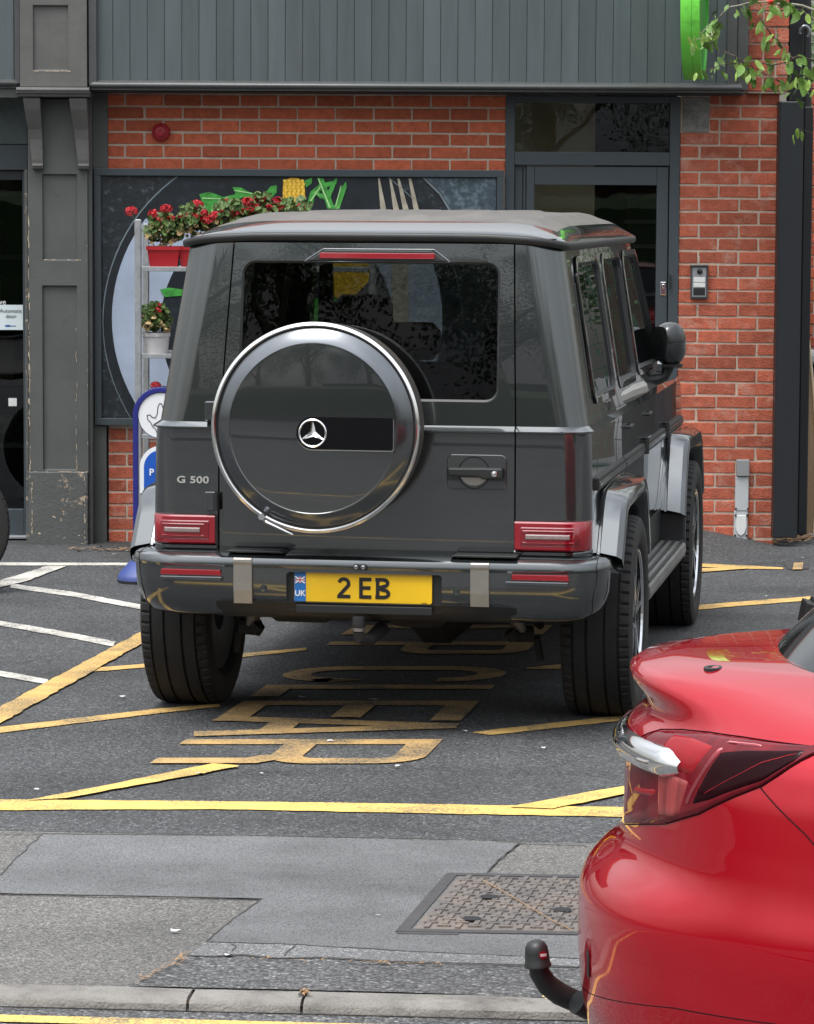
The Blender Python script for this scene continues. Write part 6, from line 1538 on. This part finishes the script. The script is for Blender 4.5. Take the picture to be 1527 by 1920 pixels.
# ------------------------------------------------------------------ forecourt sign
SGY = 17.75
sg_ = thing('forecourt_sign', 'dark blue forecourt sign with a white disc beside the plant trolley', 'sign', (wp(300, 1080, SGY).x, SGY, 0))
q = lambda x, y: (wp(x, 800, SGY).x, wp(300, y, SGY).z)
cxs, czs = q(302, 779); rO = cxs-q(249, 779)[0]
zb_ = q(302, 1075)[1]
out = [(cxs+rO*math.cos(R(a)), czs+rO*math.sin(R(a))) for a in range(0, 181, 6)]+[(cxs-rO, zb_), (cxs+rO, zb_)]
inn_ = [(cxs+(rO-.028)*math.cos(R(a)), czs+(rO-.028)*math.sin(R(a))) for a in range(0, 181, 6)]+[(cxs-rO+.028, zb_), (cxs+rO-.028, zb_)]
b = MB(); n_ = len(out)
for Yo in (SGY, SGY+.04):
    pass
b.v = [(x, SGY, z) for x, z in out]+[(x, SGY, z) for x, z in inn_]+[(x, SGY+.04, z) for x, z in inn_]+[(x, SGY+.04, z) for x, z in out]
b.f = [(k*n_+i, k*n_+i+1, ((k+1) % 4)*n_+i+1, ((k+1) % 4)*n_+i) for k in range(4) for i in range(n_-2)]
b.f += [(k*n_+n_-1, k*n_, ((k+1) % 4)*n_, ((k+1) % 4)*n_+n_-1) for k in range(4)]
b.build('frame', 'lottery_blue', sg_, fix=True, bevel=.004)
rD = cxs-q(259.5, 779)[0]
b = MB(); b.prism(circ(cxs, czs, rD, 48), xz(SGY), .008, .02); dsc = b.build('disc', 'sign_white', sg_)
b = MB(); b.prism(circ(cxs, czs, rD+.004, 48), xz(SGY), .012, .024); b.build('disc_edge', 'lottery_blue', sg_)
b = MB()
hand = [(286,800),(283,793),(277,787),(276,779),(281,778),(286,783),(291,784),(295,776),(296,764),(299,757),(303,757),(305,763),(306,770),(311,760),(316,755),(319,758),(317,768),(312,780),(318,784),(322,791),(318,800),(312,806),(311,812),(294,812),(292,805)]
for qd in stroke([q(x, y) for x, y in hand], .0045, closed=True): b.add([(x, SGY+.0065, z) for x, z in qd], [(0,1,2,3)])
b.build('hand_outline', 'ink', dsc)
zt2, zb2 = q(300, 836)[1], q(300, 925)[1]
def arch_(g): return [(cxs+(rO-.036-g)*math.cos(R(a)), zt2-(rO-.036)+(rO-.036-g)*math.sin(R(a))) for a in range(0, 181, 9)]+[(cxs-(rO-.036-g), zb2+g), (cxs+(rO-.036-g), zb2+g)]
b = MB(); b.prism(arch_(0), xz(SGY), .006, .018); pn = b.build('lower_panel', 'sign_white', sg_)
b = MB(); b.prism(arch_(.022), xz(SGY), .003, .0055); b.build('blue_field', 'sign_blue', pn)
text_mesh('lettering', 'P', .05, 'sign_white', pn, Matrix.Translation((q(284, 886)[0], SGY+.0015, q(284, 886)[1])) @ Matrix.Rotation(R(90), 4, 'X'), .0006, .001)
b = MB(); rows = []
x0b, x1b = q(222, 1080)[0], q(222, 1080)[0]+2*(cxs-q(222, 1080)[0])
for z, k in ((.0, 1.0), (.03, 1.0), (.045, .97), (.09, .78), (.13, .60), (.14, .5)):
    hw_ = (x1b-x0b)/2*k; hd = .26*k; rr3 = []
    for a in range(0, 360, 15):
        ca, sa = math.cos(R(a)), math.sin(R(a)); rr3.append((cxs+hw_*math.copysign(abs(ca)**.5, ca), SGY+.02+hd*math.copysign(abs(sa)**.5, sa), z))
    rows.append(rr3)
b.grid(rows, closed_u=True); b.f.append(tuple(range(120, 144))); bs = b.build('base', 'base_blue', sg_, smooth=True, fix=True, ang=50)
b = MB(); rws = [[(cxs+(x-cxs)*1.006, SGY+.02+(y-SGY-.02)*1.006, zz) for x, y, _ in rows[0]] for zz in (0.001, .016)]; b.grid(rws, closed_u=True); b.build('rubber_edge', 'rubber', bs)

# ------------------------------------------------------------------ wheel at the left edge
wc = gp(-107, 1117, 0); wt = thing('vehicle_wheel', 'black tyre of a parked vehicle at the left edge by the shop door', 'wheel', (wc.x, 17.1, 0))
o = bpy.data.objects.new('tyre', TY); COL.objects.link(o); xr = wp(18, 992, 17.1).x
o.location = (xr-.345, 17.1, .345); o.scale = (.55, .345/.395, .345/.395); o.rotation_euler = (0, 0, R(97)); attach(o, wt)
o = bpy.data.objects.new('rim', RM); COL.objects.link(o); o.location = (xr-.345, 17.1, .345); o.scale = (.55, .87, .87); o.rotation_euler = (0, 0, R(97)); attach(o, wt)
o = bpy.data.objects.new('spokes', SPK); COL.objects.link(o); o.location = (xr-.345, 17.1, .345); o.scale = (.55, .87, .87); o.rotation_euler = (0, 0, R(-83)); attach(o, wt)
# dark rubber bollard tip at the right edge
bo = thing('bollard', 'dark ribbed post top rising behind the red car window', 'bollard', (gp(1560, 1190).x, gp(1560, 1190).y, 0))
pY = 13.5
b = MB(); pts = [wp(x, y, pY) for x, y in ((1504,1172),(1513,1129),(1527,1133),(1530,1125),(1570,1130),(1572,1180))]
b.v = [tuple(p) for p in pts]+[(p.x, p.y+.16, p.z) for p in pts]; n_ = 6; b.f = [tuple(range(6)), tuple(range(11, 5, -1))]+[(i, 6+i, 6+(i+1) % 6, (i+1) % 6) for i in range(6)]
b.build('cap', 'black_trim', bo, bevel=.006, fix=True)
b = MB(); p0 = wp(1512, 1172, pY); p1 = wp(1572, 1172, pY); b.box(p0.x, p1.x, pY+.01, pY+.15, 0, p0.z+.01); b.build('stem', 'black_trim', bo)

# ------------------------------------------------------------------ tree reaching in from the right
def leaf_mesh(i):
    rnd = random.Random(i); L = 1.0; b = MB(); rows = []
    for k in range(7):
        t = k/6; w_ = (.26+.03*(i % 3))*math.sin(math.pi*min(1, t*.92+.04))**.8*(1-.25*t); z = -(.10+.09*(i % 4))*t*t+.04*math.sin(t*6+i); rows.append([(-w_, t, z+.10*w_+.02*rnd.uniform(-1,1)), (0, t, z-.02), (w_, t, z+.10*w_+.02*rnd.uniform(-1,1))])
    b.grid(rows); me = b.mesh('leaf'); me.polygons.foreach_set('use_smooth', [True]*len(me.polygons)); return me
LV = []
for i in range(6):
    me = leaf_mesh(i); me.materials.append(MATS['leaf_light' if i % 3 == 0 else 'leaf_green']); LV.append(me)
tY = 17.6
te = thing('young_tree', 'leafy tree with thin branches hanging in front of the fascia end', 'tree', (wp(1800, 900, tY).x, tY, 0))
tbx = wp(1800, 900, tY).x
b = MB(); b.tube([(tbx, tY, 0), (tbx+.02, tY, 1.0), (tbx-.03, tY+.03, 2.2), (tbx+.01, tY, 3.3), (tbx, tY, 4.4)], [.07, .055, .045, .035, .02], 10); b.build('trunk', 'bark', te, smooth=True)
rnd = random.Random(21); NL = [0]
def branch(pts, r0, m, dens, spread=14, size=(.036, .088), dY=0):
    P = [wp(x, y, tY+dY+rnd.uniform(-.12, .12)) for x, y in pts]; P = [Vector((tbx, tY, P[0].z-.15))]+P if pts[0][0] > 1600 else P
    fine = []
    for a, c in zip(P[:-1], P[1:]):
        n = max(2, int((c-a).length/.05))
        for k in range(n): fine.append(a.lerp(c, k/n)+Vector((rnd.uniform(-.006,.006), rnd.uniform(-.006,.006), rnd.uniform(-.006,.006))))
    fine.append(P[-1]); b = MB(); b.tube(fine, [r0*(1-.75*k/len(fine)) for k in range(len(fine))], 6); br = b.build('branch', m, te, smooth=True)
    for p in fine:
        k_ = dens
        while rnd.random() < k_:
            k_ -= 1
            s = rnd.uniform(*size); o = bpy.data.objects.new('leaf', LV[rnd.randrange(6)]); COL.objects.link(o)
            q_ = p+Vector((rnd.gauss(0, .022), rnd.gauss(0, .03), rnd.gauss(-.012, .022)))
            o.location = q_; o.scale = (s, s, s); o.rotation_euler = (rnd.uniform(-1.9, -.5), rnd.uniform(-.8, .8), rnd.uniform(0, 6.28)); o.parent = br; NL[0] += 1
        if NL[0] > 296: dens = 0
branch([(1660,60),(1560,25),(1490,8),(1420,3),(1370,14),(1335,45),(1312,68)], .011, 'twig_pale', 2.4)
branch([(1335,48),(1336,66),(1324,72),(1300,75)], .004, 'twig_pale', 2.4)
branch([(1660,110),(1580,70),(1500,20),(1450,-5),(1400,-25)], .009, 'twig', 2.0)
branch([(1425,30),(1440,55),(1462,80),(1490,110)], .005, 'twig', 1.5)
branch([(1660,95),(1570,125),(1527,113),(1499,104),(1480,117),(1450,121),(1415,116),(1380,118),(1350,122),(1322,131)], .008, 'twig', 1.7)
branch([(1395,120),(1380,105),(1355,95),(1348,102)], .004, 'twig', 1.3)
branch([(1660,190),(1580,170),(1530,165),(1480,158),(1455,148),(1425,132),(1405,122)], .008, 'twig', 2.0)
branch([(1540,160),(1515,145),(1500,140),(1490,150)], .005, 'twig', 2.0)
branch([(1660,240),(1570,236),(1527,250),(1503,243),(1492,248)], .004, 'twig', .0)
for x, y in ((1496,240),(1503,246),(1489,252)):
    o = bpy.data.objects.new('leaf', LV[0]); COL.objects.link(o); o.location = wp(x, y, tY); s = .055; o.scale = (s, s, s); o.rotation_euler = (-1.7, .3*(x-1496)/6, 2.8+(x-1496)*.12); attach(o, te)
b = MB()
blob_leaves(b, wp(1446, 4, tY-.05), .016, .016, .014, 12, .014, random.Random(4)); b.build('blossom', 'blossom', te)
# rest of the crown, above and right of the picture
b = MB(); rc2 = random.Random(5); cc_ = Vector((tbx+.35, tY, 4.5))
for _ in range(5200):
    while True:
        p = Vector((rc2.uniform(-1,1), rc2.uniform(-1,1), rc2.uniform(-1,1)))
        if .35 < p.length < 1: break
    p = cc_+Vector((p.x*1.0, p.y*1.0, p.z*1.15)); d = Vector((rc2.gauss(0,1), rc2.gauss(0,1), rc2.gauss(0,.5))).normalized(); a = d.orthogonal().normalized()*.018; L_ = d*.05
    if wp(0, 0, tY).z-.02 > p.z and p.x < wp(1540, 0, tY).x: continue
    b.add([p, p+L_*.5+a, p+L_, p+L_*.5-a], [(0,1,2,3)])
b.build('crown', 'leaf_green', te)['kind'] = 'stuff'

# ------------------------------------------------------------------ across the street, behind the camera: what the paint and glass mirror
CROWN = {}
def big_tree(x, y, h, r, seed, label, group='trees across the street'):
    t = thing('street_tree', label, 'tree', (x, y, 0), group=group); rn = random.Random(seed)
    b = MB(); b.tube([(x, y, 0), (x+.1, y, h*.3), (x-.1, y+.1, h*.6), (x, y, h*.9)], [.28, .22, .14, .04], 10)
    for k in range(7):
        a = k*.9+seed; z0 = h*(.32+.07*k); b.tube([(x, y, z0), (x+math.cos(a)*r*.45, y+math.sin(a)*r*.45, z0+h*.12), (x+math.cos(a)*r*.8, y+math.sin(a)*r*.8, z0+h*.2)], [.09, .06, .02], 6)
    b.build('trunk', 'bark', t, smooth=True)
    key = seed % 2
    if key not in CROWN:
        b = MB(); cl = []
        for _ in range(48):
            while True:
                p = Vector((rn.uniform(-1,1), rn.uniform(-1,1), rn.uniform(-1,1)))
                if .25 < p.length < 1: break
            cl.append((p, rn.uniform(.12, .26)))
        for c, s in cl:
            for _ in range(520):
                d = Vector((rn.gauss(0,1), rn.gauss(0,1), rn.gauss(0,1))); p = c+d*s*.55; d = Vector((rn.gauss(0,1), rn.gauss(0,1), rn.gauss(0,.7))).normalized(); a = d.orthogonal().normalized()*.0085; L_ = d*.024
                b.add([p, p+L_*.5+a, p+L_, p+L_*.5-a], [(0,1,2,3)])
        CROWN[key] = b.mesh('crown'); CROWN[key].materials.append(MATS['tree_leaf'])
    o = bpy.data.objects.new('crown', CROWN[key]); COL.objects.link(o); o.location = (0, 0, h*.62); o.scale = (r, r, h*.36); o.rotation_euler = (0, 0, seed*1.3); o.parent = t; o['kind'] = 'stuff'
for i, (x, y, h, r) in enumerate(((-15.5,-16,8.6,2.7),(-11.0,-15.5,9.2,2.8),(-6.6,-16.5,8.2,2.7),(-2.2,-15.5,9.6,2.9),(2.2,-16.5,8.0,2.5),(6.4,-15.5,9.0,2.8),(11.0,-16,8.4,2.7),(15.5,-16,9.0,2.8))):
    big_tree(x, y, h, r, i+3, 'broad leafy tree in the row across the street, mirrored in the car glass')
b = MB(); b.cbox(-24, 24, -11.6, -10.6, 0, 2.1, .15); tag(b.build('hedge', 'hedge'), 'clipped hedge across the street behind the far pavement', 'hedge')
ho = thing('house', 'low rendered house with slate roof across the street', 'building', (0, -24, 0))
b = MB(); b.box(-12, 12, -30, -22, 0, 2.7); b.build('wall', 'render_wall', ho)
b = MB(); b.prism([(-30.4, 2.7), (-26, 4.8), (-21.6, 2.7)], lambda u, v, d: (d, u, v), -12.3, 12.3); b.build('roof', 'slate_roof', ho)
for x in (-9.5, -6, -2.2, 2.2, 6, 9.5):
    for z in (.9,):
        b = MB(); b.box(x-.6, x+.6, -21.98, -21.9, z, z+1.3); wv2 = b.build('window', 'sign_white', ho); b = MB(); b.box(x-.5, x+.5, -21.9, -21.88, z+.1, z+1.2); b.build('pane', 'black_gloss', wv2)

# right of the alley: fence and trees that the side glass mirrors
fn_ = thing('mesh_fence', 'green mesh fence beyond the alley on the right', 'fence', (6.5, 22.6, 0)); xf = FX(1604, 22.5)
mat('fence_green', (.03,.08,.05), .5)
for k in range(6):
    b = MB(); b.cbox(xf+.02+k*1.5, xf+.07+k*1.5, 22.6, 22.65, 0, 2.1, .005); b.build('post', 'fence_green', fn_)
b = MB()
for k in range(90): b.box(xf+.05+k*.085, xf+.056+k*.085, 22.62, 22.626, .05, 2.05)
for k in range(12): b.box(xf, xf+7.6, 22.628, 22.634, .1+k*.17, .106+k*.17)
b.build('mesh_panel', 'fence_green', fn_)['kind'] = 'stuff'
for i, (x, y, h, r) in enumerate(((5.0,27,6.0,2.0),(9.0,26,6.5,2.3))):
    big_tree(x, y, h, r, i+20, ('bushy tree behind the mesh fence close to the alley', 'bushy tree behind the mesh fence far to the right')[i], 'trees behind the mesh fence')
